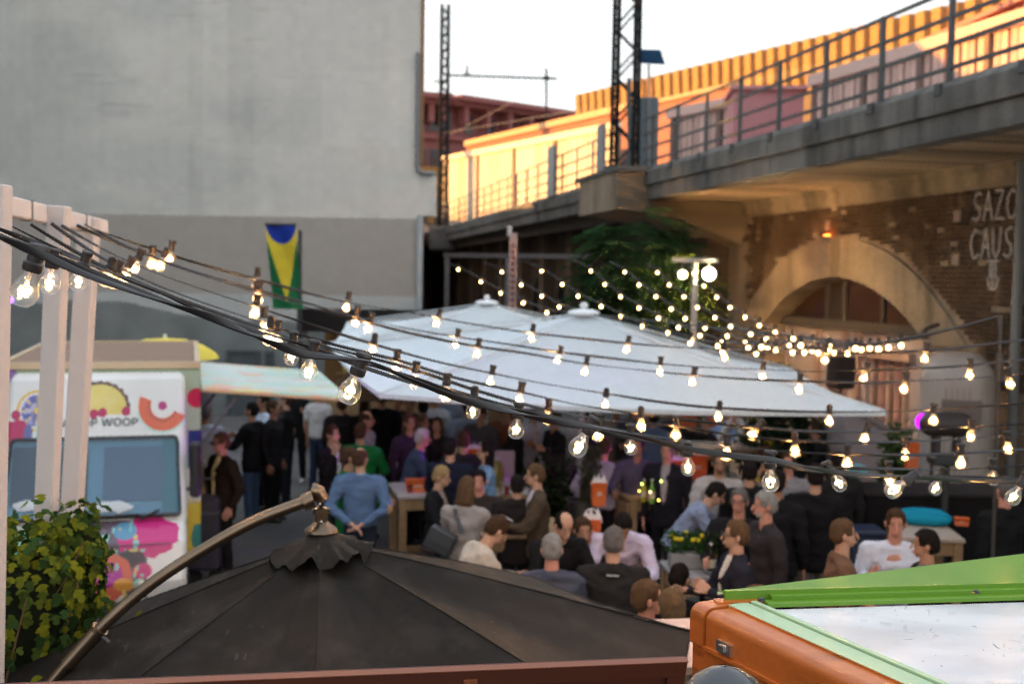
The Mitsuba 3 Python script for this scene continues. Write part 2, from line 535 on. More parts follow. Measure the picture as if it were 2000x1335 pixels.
# window in the arch: lunette panes, frames, transom, pink lower front with door and posts
lun = sg.Polygon(arcpts(RI + .1, 2.72)).buffer(0)
put(vd, 'back_wall', wplate(sg.box(-4, 0, 4, 4), -2.6, .2), 'matte', col=(.19, .10, .075))
wk = thing('arch_window', 'half round window under the viaduct arch reflecting the lit bulbs', 'window')
for x0, x1, c in ((-3.4, -1.15, (.30, .17, .15)), (-1.08, .28, (.25, .14, .12)), (.36, 1.0, (.20, .15, .11)), (1.08, 3.4, (.17, .085, .07))):
    g = lun.intersection(sg.box(x0, 2.76, x1, 4))
    put(wk, 'pane', wplate(g, -.42, .012), 'gloss', col=A(c) * .15)
put(wk, 'frame', [wplate(lun.intersection(sg.box(x - .05, 2.72, x + .05, 4)), -.36, .09) for x in (-1.115, .32, 1.04)] + [wplate(sg.box(-3.2, 2.62, 3.2, 2.78), -.33, .12), wplate(lun.difference(lun.buffer(-.09)), -.36, .08)], 'matte', col=(.075, .07, .065))
fr = thing('arch_front', 'pinkish rendered shop front with door and striped curtain filling the lower arch', 'shop front')
put(fr, 'wall', wplate(sg.box(-3.15, 0, 3.15, 2.62).difference(sg.box(-1.9, 0, -.35, 2.15)).difference(sg.box(.5, .9, 1.2, 2.2)), -.5, .12), 'matte', col=(.48, .41, .395))
for x in (-2.9, -.22, .35, 1.45):
    put(fr, 'post', wplate(sg.box(x, 0, x + .16, 2.6), -.40, .1), 'matte', col=(.40, .28, .23))
for i in range(11):
    x = -1.9 + i * .141
    put(fr, 'curtain_strip', wplate(sg.box(x, .1, x + .128, 2.12), -.60 + .03 * (i % 2), .02), 'matte', col=[(.50, .33, .30), (.22, .155, .13), (.55, .42, .38), (.33, .20, .18)][i % 4])
put(fr, 'pane', wplate(sg.box(.5, .9, 1.2, 2.2), -.56, .02), 'gloss', col=(.24, .17, .15))
put(fr, 'lintel', wplate(sg.box(-2.05, 2.15, -.2, 2.32), -.38, .14), 'matte', col=(.42, .31, .25))
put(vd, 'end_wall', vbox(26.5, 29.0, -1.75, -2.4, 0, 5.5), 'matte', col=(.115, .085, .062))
# wall, piers and dark plates for shaded recesses beyond the bracket, in the dark
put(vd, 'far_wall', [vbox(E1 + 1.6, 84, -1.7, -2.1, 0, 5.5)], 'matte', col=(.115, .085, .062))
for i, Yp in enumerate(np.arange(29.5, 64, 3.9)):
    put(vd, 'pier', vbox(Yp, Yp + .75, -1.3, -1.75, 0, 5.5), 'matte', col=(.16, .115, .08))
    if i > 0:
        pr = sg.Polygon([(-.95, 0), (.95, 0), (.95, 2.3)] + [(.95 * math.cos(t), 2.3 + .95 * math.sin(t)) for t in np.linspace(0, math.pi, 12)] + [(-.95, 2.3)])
        put(vd, 'dark_recess_plate', plate(pr, VP(Yp - 1.55, -1.69, .35), TV, ZV, NV, .012), 'matte', col=(.02, .017, .015))  # flat plate; the shade of an arched opening is its dark colour
for Yp in np.arange(30.5, 64, 1.75):
    put(vd, 'cross_beam', vbox(Yp, Yp + .3, -.62, -1.68, 5.1, 5.46), 'matte', col=(.075, .062, .05))
put(vd, 'long_beam', [vext(29.2, 66, [(-.35, 5.0), (-.6, 5.0), (-.6, 5.36), (-.35, 5.36)])], 'matte', col=(.07, .06, .05))
bb = at(865, 462, 57)
put(vd, 'corbel', box((bb[0], 57, bb[2] - .1), (1.3, 1.2, 1.2), bevel=.1), 'concrete')
# graffiti, brushed in white
GS = {'S': [[(.9, .95), (.5, 1.), (.12, .8), (.3, .55), (.75, .42), (.8, .15), (.45, 0), (.0, .1)]], 'A': [[(0, 0), (.45, 1), (.95, 0)], [(.15, .38), (.8, .38)]], 'Z': [[(0, 1), (.85, 1), (.05, .02), (.95, 0)]],
      'C': [[(.85, .88), (.5, 1), (.1, .75), (0, .4), (.3, .03), (.6, 0), (.9, .14)]], 'U': [[(0, 1), (.05, .25), (.4, 0), (.75, .25), (.85, 1)]], 'E': [[(.8, 1), (0, 1), (.05, 0), (.85, .02)], [(.02, .52), (.65, .52)]]}


def letters(word, s0, z0, w, h, lw):
    out = []
    for k, ch in enumerate(word):
        for st in GS[ch]:
            out.append(sg.LineString([(s0 - (k * w * 1.28 + x * w), z0 + y * h) for x, y in st]).buffer(lw, quad_segs=2))
    return out


def S_of(px, py):
    p = onC(px, py, CW)
    return (p[1] - YA) * SEC, p[2]


sa, za = S_of(1905, 425)
sb, zb = S_of(1900, 498)
sc, zc = S_of(1943, 562)
w_ = (S_of(1905, 400)[0] - S_of(1990, 400)[0]) / 4.9
ink = letters('SAZC', sa, za - .05, w_, .42, .017) + letters('CAUSE', sb, zb - .05, w_, .44, .017)
ink += [sg.LineString(l).buffer(.016, quad_segs=2) for l in ([(sc - .13, zc + .40), (sc + .13, zc + .40)], [(sc + .02, zc + .4), (sc, zc)], [(sc + .13, zc + .14), (sc + .08, zc), (sc, zc - .03), (sc - .09, zc), (sc - .14, zc + .14)], [(sc + .07, zc + .36), (sc + .07, zc + .16)], [(sc - .06, zc + .36), (sc - .06, zc + .16), (sc - .1, zc + .14)])]
put(vd, 'graffiti', wplate(unary_union(ink), .046, .008), 'matte', col=(.50, .47, .45))
s1_, z1_ = S_of(1985, 335)
put(vd, 'drain_pipe', [tube([WP(16.12, z, .16) for z in (0, 2, 4, 5.3)], .075, 10)] + [tube([WP(16.12, z - .03, .16), WP(16.12, z + .03, .16)], .095, 10) for z in (1.6, 3.3, 4.6)], 'satin', col=(.20, .205, .20))
for s, z in (S_of(1622, 440), S_of(1876, 422), S_of(1873, 507)):
    put(vd, 'wall_plate', wplate(sg.box(s - .09, z - .09, s + .09, z + .09), .07, .03), 'matte', col=(.30, .25, .22))

# railing on the viaduct edge
ra = thing('railing', 'dark grey steel railing along the edge of the viaduct deck', 'railing')
YR = [2200 * 8.33 / (1 / (k * .0000885 + .000602)) for k in range(-1, 60)]
YR = [y for y in YR if y < 62]
for y in YR:
    if 26.3 < y < 28.6:
        continue
    pk_ = put(ra, 'post', beam(VP(y, -.05, 5.95), VP(y, -.05, 7.25), .05, .08, up=TV), 'satin', col=GREYBLUE)
    put(pk_, 'foot_plate', vbox(y - .07, y + .07, .09, .125, 5.9, 6.05), 'satin', col=GREYBLUE)
for z in (7.22, 6.88, 6.55, 6.25):
    for y0, y1 in ((YR[0], 26.3), (28.6, 61.5)):
        put(ra, 'rail', beam(VP(y0, -.05, z), VP(y1, -.05, z), .038, .048), 'satin', col=GREYBLUE)
for px, py, w, h in ((1076, 335, .75, 1.5), (1172, 296, .62, 1.35)):
    p = onC(px, py, CR - .15)
    k = thing('track_sign', 'small grey panel on the viaduct railing, ' + ('farther from' if px < 1100 else 'next to') + ' the big lattice mast', 'sign')
    put(k, 'board', vbox(p[1] - w / 2 / .98, p[1] + w / 2, .1, .16, p[2] - h / 2, p[2] + h / 2), 'satin', col=(.11, .13, .145))
    put(k, 'bracket', vbox(p[1] + w / 2 - .08, p[1] + w / 2 + .02, -.02, .1, p[2] - h / 2, p[2] + h / 2), 'satin', col=(.05, .055, .06))


# ------------------------------------------------------------------ lattice masts and wires
def lattice(name, label, o, u, w, dpt, z0, z1, leg, step, tap=0.):
    'four-legged lattice mast at o; u = unit vector along its wide face'
    k = thing(name, label, 'mast')
    u = A([*u, 0.]); n = A([-u[1], u[0], 0])
    def P(i, j, z):
        f = 1 - tap * (z - z0) / (z1 - z0)
        return A([*o, z]) + u * (i * w / 2 * f) + n * (j * dpt / 2 * f)
    for i in (-1, 1):
        for j in (-1, 1):
            put(k, 'leg', beam(P(i, j, z0), P(i, j, z1), leg, leg), 'matte', col=(.016, .02, .022))
    ms = []
    z, s = z0 + .1, 1
    while z + step < z1:
        for i in (-1, 1):
            ms += [beam(P(i, -s, z), P(i, s, z + step / 2), leg * .55, .015), beam(P(i, s, z + step / 2), P(i, -s, z + step), leg * .55, .015)]
        z += step
    z, s = z0 + .1, 1
    while z + w < z1:
        for j in (-1, 1):
            ms.append(beam(P(-s, j, z), P(s, j, z + w), .015, leg * .7))
        z += w
        s = -s
    put(k, 'lacing', ms, 'matte', col=(.016, .02, .022))
    return k


bp = at(1219, 345, 27.2)
bigm = lattice('lattice_mast', 'big dark lattice mast standing on the viaduct bracket', bp[:2], (.93, -.37), .55, .40, 6.08, 13.5, .075, .30, .10)
put(bigm, 'base', box((bp[0], bp[1], 6.16), (.95, .6, .16)), 'concrete')
put(bigm, 'brace', [beam((bp[0] + .12, bp[1] - .2, 6.1), (bp[0] + .05, bp[1] - .2, 8.3), .1, .1), beam((bp[0] - .02, bp[1] - .2, 6.1), (bp[0] + .24, bp[1] - .2, 7.4), .07, .07)], 'satin', col=(.045, .055, .06))
pa, pb, pc, pd = at(1246, 97, 28), at(1290, 98, 28), at(1300, 127, 28.4), at(1246, 124, 28.4)
bs = thing('blue_sign', 'blue board on a thin rod beside the big lattice mast', 'sign')
put(bs, 'board', trimesh.convex.convex_hull(A([pa, pb, pc, pd, pa + A([0, .05, .02]), pb + A([0, .05, .02]), pc + A([0, .05, .02]), pd + A([0, .05, .02])])), 'satin', col=(.03, .14, .36))
put(bs, 'rod', rod(at(1267, 126, 28.3), at(1267, 330, 28.3), .03), 'satin', col=(.2, .2, .2))
cb = at(1270, 250, 28.2)
put(thing('cabinet', 'tall grey equipment cabinet behind the railing beside the mast', 'cabinet'), 'housing', box((cb[0], 28.6, 3.05 + at(1270, 190, 28.4)[2] / 2), (.46, .4, at(1270, 190, 28.4)[2] - 6.1), bevel=.02), 'satin', col=(.09, .12, .14))
sp = at(865, 430, 59)
sm = lattice('lattice_mast', 'slim distant lattice mast with a crossarm beside the grey building', sp[:2], (1, 0), .40, .34, 6.1, at(865, 10, 59)[2], .12, .5, .15)
za = at(870, 150, 59)[2]
arm = [rod(at(847, 160, 59), at(873, 158, 59), .05), rod(at(868, 147, 59), at(1088, 154, 59), .06), rod(at(912, 150, 59), at(912, 128, 59), .045), rod(at(904, 149, 59), at(912, 140, 59), .03), rod(at(920, 149, 59), at(912, 140, 59), .03), rod(at(1067, 134, 59), at(1067, 245, 59), .06), rod(at(1061, 153, 59), at(1073, 153, 59), .1)]
put(sm, 'crossarm', arm, 'matte', col=(.02, .024, .025))
wr = thing('overhead_wires', 'thin overhead railway wires crossing the pale sky', 'wires')
for (x0, y0, d0), (x1, y1, d1) in (((880, 262, 62), (1010, 195, 48)), ((985, 0, 60), (905, 150, 59)), ((1072, 0, 60), (1005, 75, 58)), ((1072, 196, 59), (1150, 200, 70)), ((1290, 110, 40), (1345, 0, 38)), ((1400, 90, 40), (1620, -10, 36)), ((868, 260, 59), (1160, 210, 45))):
    put(wr, 'wire', rod(at(x0, y0, d0), at(x1, y1, d1), .012, 4), 'satin', col=(.25, .25, .25))

# ------------------------------------------------------------------ noise barrier, station and houses beyond the tracks


def wallrun(p0, p1, z0, z1, th=.15):
    return beam((p0[0], p0[1], (z0 + z1) / 2), (p1[0], p1[1], (z0 + z1) / 2), th, z1 - z0)


def barrier(key, pts, z0, z1, step, col, cap=True, post=6):
    n = 0
    for (a, b) in zip(pts[:-1], pts[1:]):
        a, b = A(a[:2]), A(b[:2])
        L = np.linalg.norm(b - a)
        d = (b - a) / L
        m = int(L / step)
        for i in range(m):
            c = a + d * (i + .5) * L / m
            if n % post == 0:
                put(key, 'post', box((c[0], c[1], (z0 + z1) / 2), (step * .55, .22, z1 - z0 + .1), rz=math.atan2(d[1], d[0])), 'matte', col=A(col) * .35)
            else:
                off = .07 * (n % 2)
                put(key, 'slat', box((c[0], c[1] + off, (z0 + z1) / 2), (step * .76, .09, z1 - z0), rz=math.atan2(d[1], d[0])), 'matte', col=A(col) * (.80 + .36 * rng.random()))
            n += 1
        if cap:
            put(key, 'cap', wallrun(a - d * .1, b + d * .1, z1, z1 + .28, .3), 'matte', col=A(col) * 1.05)
        put(key, 'backing', wallrun(a - A([d[1], -d[0]]) * .2, b - A([d[1], -d[0]]) * .2, z0, z1, .04), 'matte', col=A(col) * .28)


nb = thing('noise_barrier', 'pale slatted barrier beyond the tracks glowing gold in the low sun', 'fence')
p0, p1 = at(868, 313, 61.5), at(1205, 258, 47)
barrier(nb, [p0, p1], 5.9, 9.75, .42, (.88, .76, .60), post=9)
nb2 = thing('track_fence', 'pale slatted track fence behind the railing on the right', 'fence')
barrier(nb2, [at(1312, 232, 35.3), at(1440, 210, 32.7)], 5.9, 8.55, .27, (.66, .47, .42), post=8)
barrier(nb2, [at(1590, 168, 29.2), at(2030, 46, 21.6)], 5.9, 8.55, .24, (.66, .47, .42), post=9)
ob = thing('station_wall', 'orange lit station wall behind the slatted barrier', 'building')
a0, a1 = at(917, 275, 66), at(1236, 214, 51)
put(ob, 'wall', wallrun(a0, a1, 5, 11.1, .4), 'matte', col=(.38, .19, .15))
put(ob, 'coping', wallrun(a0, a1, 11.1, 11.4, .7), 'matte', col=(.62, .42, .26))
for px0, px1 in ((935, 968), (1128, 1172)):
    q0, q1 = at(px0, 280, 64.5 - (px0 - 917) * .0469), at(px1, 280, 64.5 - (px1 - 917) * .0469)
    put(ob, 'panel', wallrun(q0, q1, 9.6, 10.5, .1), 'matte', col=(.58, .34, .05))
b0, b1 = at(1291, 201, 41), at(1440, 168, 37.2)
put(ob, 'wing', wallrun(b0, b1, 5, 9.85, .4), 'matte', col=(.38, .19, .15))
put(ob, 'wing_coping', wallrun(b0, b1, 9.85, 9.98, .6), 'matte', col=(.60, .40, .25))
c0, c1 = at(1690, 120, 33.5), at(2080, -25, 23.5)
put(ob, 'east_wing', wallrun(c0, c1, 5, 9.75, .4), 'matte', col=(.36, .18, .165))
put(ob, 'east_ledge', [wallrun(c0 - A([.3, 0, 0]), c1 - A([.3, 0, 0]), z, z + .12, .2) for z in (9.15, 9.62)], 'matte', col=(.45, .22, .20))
hu = thing('signal_hut', 'small dusky pink hut behind the viaduct railing', 'hut')
h0, h1 = at(1437, 170, 31), at(1584, 174, 30.2)
put(hu, 'wall', box(((h0[0] + h1[0]) / 2, 31.6, 7.2), (h1[0] - h0[0], 2.0, 3.0), rz=-.1), 'matte', col=(.50, .24, .255))
put(hu, 'roof', box(((h0[0] + h1[0]) / 2, 31.6, 8.73), (h1[0] - h0[0] + .2, 2.3, .1), rz=-.1), 'matte', col=(.52, .27, .27))
# folded golden facade
gf = thing('folded_facade_building', 'building with a golden zigzag folded metal crown above the station', 'building')
g0, g1 = at(1137, 187, 75), at(2010, -60, 46.5)
g0, g1 = A(g0[:2]), A(g1[:2])
L = np.linalg.norm(g1 - g0)
d = (g1 - g0) / L
nrm = A([d[1], -d[0]])
if nrm[1] > 0:
    nrm = -nrm
NF = 38
zt, zm, zb = 15.55, 14.25, 12.9
for i in range(NF):
    a, b, c = (g0 + d * L * (i + t) / NF for t in (0, .60, 1))
    def pt(q, o, z):
        return A([*(q + nrm * o), z])
    for part, e0, o0, e1, o1 in (('light_fold', a, .56, b, .62), ('dark_fold', b, .62, c, 0), ('return_fold', c, 0, c + d * .01, .56)):
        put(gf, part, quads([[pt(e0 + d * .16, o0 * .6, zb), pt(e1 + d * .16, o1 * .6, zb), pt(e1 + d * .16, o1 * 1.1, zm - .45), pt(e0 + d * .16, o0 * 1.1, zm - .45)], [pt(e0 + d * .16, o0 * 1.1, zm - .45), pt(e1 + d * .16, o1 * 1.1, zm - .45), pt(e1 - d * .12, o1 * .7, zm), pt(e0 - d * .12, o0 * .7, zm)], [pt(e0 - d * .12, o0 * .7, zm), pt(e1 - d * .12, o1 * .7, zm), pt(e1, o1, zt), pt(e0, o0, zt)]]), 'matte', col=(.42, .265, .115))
put(gf, 'core', wallrun(g0 - nrm * .6, g1 - nrm * .6, 3, zt, .8), 'matte', col=(.20, .15, .09))
put(gf, 'lower_wall', wallrun(g0 - nrm * .1, g1 - nrm * .1, 3, zb - .02, .9), 'matte', col=(.22, .17, .115))
# red stone house with a bracketed cornice
rh = thing('red_stone_house', 'distant red stone house with a deep bracketed cornice in shade', 'building')
r0, r1, rl = at(872, 194, 92), at(1190, 236, 104), at(800, 202, 91)
wallc = (.25, .10, .095)


def house_face(a, b, n):
    a, b = A(a[:2]), A(b[:2])
    L = np.linalg.norm(b - a)
    d = (b - a) / L
    rz = math.atan2(d[1], d[0])
    nn = A([d[1], -d[0]])
    nn = nn if nn[1] < 0 else -nn
    zt = 17.9
    put(rh, 'wall', wallrun(a - nn * .5, b - nn * .5, 3, zt - .2, 1.), 'matte', col=wallc)
    for o_, z0_, z1_, t_ in ((.9, -.3, .1, 2.4), (.6, -.65, -.3, 1.6), (.2, -3.3, -3.0, .6)):
        put(rh, 'cornice', wallrun(a + nn * o_, b + nn * o_, zt + z0_, zt + z1_, t_), 'matte', col=A(wallc) * 1.15)
    for i in range(n):
        c = a + d * L * (i + .5) / n
        put(rh, 'bracket', box((*(c + nn * .6), zt - 1.3), (.45, 1.3, 1.5), rz=rz), 'matte', col=A(wallc) * 1.1)
        c2 = a + d * L * (i + 1) / n
        put(rh, 'window', box((*(c2 + nn * .0), zt - 1.9), (.75, .12, 1.5), rz=rz), 'gloss', col=(.03, .025, .03))
        put(rh, 'window', box((*(c2 + nn * .0), zt - 5.3), (.8, .12, 2.4), rz=rz), 'gloss', col=(.03, .025, .03))


house_face(r0, r1, 8)
house_face(rl, r0, 3)
ph = thing('platform_house', 'dim golden house sliver between the grey building and the slim mast', 'building')
q0 = at(842, 400, 75)
put(ph, 'wall', box((q0[0], 76, 6.5), (2.4, 2, 8.6)), 'matte', col=(.30, .17, .06))
put(ph, 'band', box((q0[0], 74.9, 9.6), (2.4, .3, .3)), 'matte', col=(.5, .3, .1))
for x in (-.5, .5):
    put(ph, 'window', box((q0[0] + x, 74.97, 7.8), (.55, .1, 1.8)), 'gloss', col=(.05, .04, .03))
# ------------------------------------------------------------------ white umbrellas


def parasol(name, label, corners, peak, rim, cx, pole_r=.045, mat='white_fabric', grp=None):
    k = thing(name, label, 'umbrella', grp)
    n = 20
    C = A(corners)
    pk = A(peak)
    for i in range(4):
        a, b = C[i], C[(i + 1) % 4]
        V, F = [], []
        for r in range(n + 1):
            t = r / n
            for j in range(n + 1):
                s = j / n
                e = a * (1 - s) + b * s
                p = pk * (1 - t) + e * t
                # cloth dips between the ribs and a little along the slope
                p = p + A([0, 0, 1]) * .05 * (meshkit.fbm(p * .9, 2) - .5) * math.sin(math.pi * s) * math.sin(math.pi * min(t * 1.2, 1))
                p = p - A([0, 0, 1]) * (.16 * math.sin(math.pi * s) * t ** 1.5 * .45 + .10 * math.sin(math.pi * t))
                V.append(p)
        for r in range(n):
            for j in range(n):
                q = r * (n + 1) + j
                F += [[q, q + 1, q + n + 2], [q, q + n + 2, q + n + 1]]
        put(k, 'canopy_panel', trimesh.Trimesh(A(V), A(F), process=False), mat, smooth=True)
        hem = [quads([[a * (1 - s0) + b * s0 - A([0, 0, .033 * math.sin(math.pi * s0) * 2.1]), a * (1 - s1) + b * s1 - A([0, 0, .033 * math.sin(math.pi * s1) * 2.1]), a * (1 - s1) + b * s1 - A([0, 0, .05 + .033 * math.sin(math.pi * s1) * 2.1]), a * (1 - s0) + b * s0 - A([0, 0, .05 + .033 * math.sin(math.pi * s0) * 2.1])]]) for s0, s1 in zip(np.linspace(0, 1, 9)[:-1], np.linspace(0, 1, 9)[1:])]
        put(k, 'hem', hem, mat)
        put(k, 'seam', rod(pk - A([0, 0, .0]), a + A([0, 0, .004]), .012, 6), mat)
        put(k, 'rib', rod(pk - A([0, 0, .06]), a - A([0, 0, .05]), .016), 'satin', col=(.6, .6, .6))
    put(k, 'cap', mv(lathe([(0, .06), (.12, .05), (.20, .025), (.205, .0), (.17, -.02)], 20), T4(pk)), 'matte', smooth=40, col=(.80, .82, .83))
    put(k, 'finial', [mv(lathe([(.02, .04), (.02, .06), (.045, .075), (.055, .105), (.04, .135), (0, .15)], 14), T4(pk))], 'satin', smooth=50, col=(.75, .77, .78))
    put(k, 'pole', rod((*pk[:2], 0.02), pk, pole_r, 12), 'satin', smooth=40, col=(.62, .6, .58))
    put(k, 'base', box((*pk[:2], .05), (.9, .9, .1), bevel=.02), 'concrete')
    return k


uR, uF = at_z(1730, 803, 2.2), at(742, 768, 12.4)
pk2 = at(1140, 612, 14.5)
parasol('garden_umbrella', 'nearer of two large white umbrellas, its point reaching far to the right', [uF, uR, uR + A([.25, 5.0, .05]), at(640, 669, 17.3)], pk2, 0, 0, grp=None)
pk1 = at(951, 592, 19.6)
f1 = at(622, 650, 18.6)
parasol('garden_umbrella', 'farther of two large white umbrellas, partly hidden behind the nearer one', [at(642, 676, 17.5), A([2.2, 17.3, 2.35]), A([2.3, 22.2, 2.5]), f1 + A([.0, 3.2, .05])], pk1, 0, 0)

# small parasols behind
yu = thing('yellow_parasol', 'yellow parasol showing behind the roof of the painted food truck', 'umbrella')
yc = at(322, 660, 17)
V = lathe([(0.02, .0), (.3, -.02), (.55, -.10), (.74, -.22), (.80, -.30)], 24)
put(yu, 'canopy', mv(V, T4(yc)), 'matte', smooth=60, col=(.72, .58, .10))
put(yu, 'tip', rod(yc - A([0, 0, .02]), yc + A([0, 0, .06]), .03), 'satin', col=(.7, .7, .65))
put(yu, 'pole', rod((*yc[:2], 0), yc, .02), 'satin', col=(.5, .5, .5))
bu = thing('brown_parasol', 'small brown parasol over the bar left of the white umbrellas', 'umbrella')
bc = at(722, 718, 16.2)
put(bu, 'canopy', mv(lathe([(.02, 0), (.25, -.04), (.45, -.16), (.58, -.36), (.60, -.42)], 20), T4(bc)), 'matte', smooth=60, col=(.10, .06, .035))
put(bu, 'pole', rod((*bc[:2], 0), bc, .02), 'satin', col=(.15, .12, .1))

# ------------------------------------------------------------------ dark kiosk behind, banner, totem, far frame
kk = thing('bar_kiosk', 'dark flat-roofed bar kiosk with warm lit shelves behind the crowd', 'kiosk')
k0, k1 = at(588, 622, 22.5), at(1010, 622, 22.5)
kx0, kx1 = k0[0], k1[0]
zk = at(700, 645, 22.5)[2]
put(kk, 'roof', [box(((kx0 + kx1) / 2, 24.0, zk + .16), (kx1 - kx0, 3.2, .32)), box(((kx0 + kx1) / 2, 22.38, zk + .2), (kx1 - kx0 + .1, .06, .46))], 'matte', col=(.022, .02, .02))
put(kk, 'back_wall', box(((kx0 + kx1) / 2, 25.4, zk / 2), (kx1 - kx0, .1, zk)), 'matte', col=(.22, .13, .06))
put(kk, 'post', box((kx0 + .06, 22.5, zk / 2), (.12, .12, zk)), 'matte', col=(.20, .20, .19))
put(kk, 'post', box((kx1 - .06, 22.5, zk / 2), (.12, .12, zk)), 'matte', col=(.20, .20, .19))
put(kk, 'counter', box(((kx0 + kx1) / 2, 22.9, .55), (kx1 - kx0 - .4, .5, 1.1)), 'timber')
for z in (1.35, 1.75, 2.15):
    put(kk, 'shelf', box(((kx0 + kx1) / 2, 25.2, z), (kx1 - kx0 - .6, .3, .04)), 'timber')
for i, x in enumerate(np.linspace(kx0 + .5, kx1 - .5, 13)):
    put(kk, 'jar', mv(lathe([(0, 0), (.07, 0), (.075, .16), (.03, .2), (.03, .26), (0, .26)], 8), T4((x, 25.2, 1.37 + .4 * (i % 3)))), 'gloss', smooth=40, col=[(.55, .40, .08), (.12, .2, .06), (.5, .2, .05), (.4, .38, .34)][i % 4])
for px, w in ((766, .16), (826, .22), (700, .10), (905, .12)):
    p = at(px, 782, 22.6)
    put(kk, 'lit_panel', box((p[0], 22.62, 1.52), (w * 1.6, .04, .26)), 'matte', col=(.8, .7, .4), emitter=emit((1, .74, .34), .28))
fl = thing('banner_flag', 'tall banner with blue disc and yellow wedge on green before the grey wall', 'banner')
fa, fb = at(519, 440, 21.5), at(578, 440, 21.5)
fz0, fz1 = at(550, 603, 21.5)[2], fa[2]
fw = float(fb[0] - fa[0])
flx, flz0, flz1, flw = float(fa[0]), float(fz0), float(fz1), fw


def f_flag(p, n, uv):
    u = (p.x - (flx + flw / 2) - .14 * (flz1 - p.z) / (flz1 - flz0)) / (flw / 2)
    v = (flz1 - p.z) / (flz1 - flz0)
    w = 1.0 - 1.32 * (v - .16)
    c = dr.select(dr.abs(u) < w, mi.Color3f(.60, .46, .035), mi.Color3f(.012, .125, .045))
    c = dr.select(u * u + dr.square((v + .03) * 4.0) < 1.0, mi.Color3f(.012, .035, .28), c)
    return c * (.9 + .2 * fbm(p.x * 3, p.z * 9, 0, 2))


scene['flag_print'] = two(prin(mikit.proc(f_flag), .8, .2))
nx, nz = 8, 24
V = A([[fa[0] + fw * i / nx + .14 * (1 - j / nz), 21.5 + .035 * math.sin(i * .9 + j * .25), fz0 + (fz1 - fz0) * j / nz] for j in range(nz + 1) for i in range(nx + 1)])
F = [[j * (nx + 1) + i, j * (nx + 1) + i + 1, (j + 1) * (nx + 1) + i + 1, (j + 1) * (nx + 1) + i] for j in range(nz) for i in range(nx)]
put(fl, 'cloth', trimesh.Trimesh(V, np.vstack([A(F)[:, [0, 1, 2]], A(F)[:, [0, 2, 3]]]), process=False), 'flag_print', smooth=True)
put(fl, 'pole', rod((fb[0] + .09, 21.55, 0), (fb[0] + .07, 21.55, fz1 - .08), .035), 'satin', col=(.03, .03, .035))
put(fl, 'top_bar', rod((fa[0] - .02, 21.5, fz1 + .02), (fb[0] + .0, 21.5, fz1 + .02), .03), 'satin', col=(.03, .03, .035))
tt = thing('totem_sign', 'slender pale totem with dark red marks standing behind the farther white umbrella', 'sign')
t0_, t1_ = at(1003, 610, 25.5), at(996, 455, 25.5)
tw = .17
put(tt, 'board', box((t0_[0] - .03, 25.5, (t0_[2] + t1_[2]) / 2), (tw, .05, t1_[2] - t0_[2]), bevel=.01), 'matte', col=(.50, .34, .30))
for i in range(11):
    z = t0_[2] + .15 + i * .135
    put(tt, 'mark', box((t0_[0] - .03, 25.468, z), (tw * .45, .012, .085)), 'matte', col=(.14, .04, .04))
put(tt, 'tip', box((t1_[0] - .01, 25.5, t1_[2] + .05), (.09, .05, .22), rz=.1), 'matte', col=(.62, .57, .55))
put(tt, 'pole', rod((t0_[0] - .03, 25.55, 0), (t0_[0] - .03, 25.55, t0_[2]), .05), 'satin', col=(.3, .25, .22))
gf2 = thing('steel_frame', 'slim grey goalpost frame standing under the far viaduct', 'frame')
s0, s1 = at(868, 498, 31), at(1160, 501, 29)
put(gf2, 'beam', beam(s0, s1, .12, .12), 'satin', col=(.13, .115, .12))
for f in (0.02, .44):
    p = s0 * (1 - f) + s1 * f
    put(gf2, 'post', beam((p[0], p[1], 0), (p[0], p[1], p[2] - .061), .12, .12, up=(0, 1, 0)), 'satin', col=(.13, .115, .12))

# ------------------------------------------------------------------ floodlight mast
lm = thing('floodlight_mast', 'pale T-shaped mast with two glowing floodlights under the viaduct', 'lamp post')
l0 = at(1358, 506, 21.5)
put(lm, 'pole', box((l0[0], 21.5, l0[2] / 2), (.10, .10, l0[2])), 'satin', col=(.50, .44, .40))
put(lm, 'crossarm', beam(at(1313, 507, 21.4), at(1403, 509, 21.4), .07, .08), 'satin', col=(.45, .40, .36))
for px, py, s in ((1387, 535, 60.), (1335, 536, 24.)):
    p = at(px, py, 21.2)
    h = put(lm, 'floodlight', [box((p[0], 21.38, p[2]), (.20, .12, .17), bevel=.02), rod((p[0], 21.38, p[2] + .08), (p[0], 21.4, l0[2] - .04), .015)], 'satin', col=(.1, .1, .1))
    put(h, 'lens', mv(lathe([(0, .02), (.06, .015), (.085, 0), (.0, 0)], 16), T4((p[0], 21.31, p[2])) @ rotation_matrix(math.pi / 2, [1, 0, 0]) @ np.diag([*(A([1, 1, 1]) * (1.35 if px > 1350 else .8)), 1])), 'matte', col=(.9, .8, .6), emitter=emit((1, .66, .30), s))
    scene['flood_beam_' + str(px)] = {'type': 'spot', 'to_world': mi.ScalarTransform4f().look_at([p[0] + (.2 if px > 1350 else -.2), 21.4, p[2]], [p[0] + (2.6 if px > 1350 else -1.2), 24.0, p[2] - .9] , [0, 0, 1]), 'cutoff_angle': 85, 'beam_width': 60, 'intensity': {'type': 'rgb', 'value': [1.5, .85, .34]}}
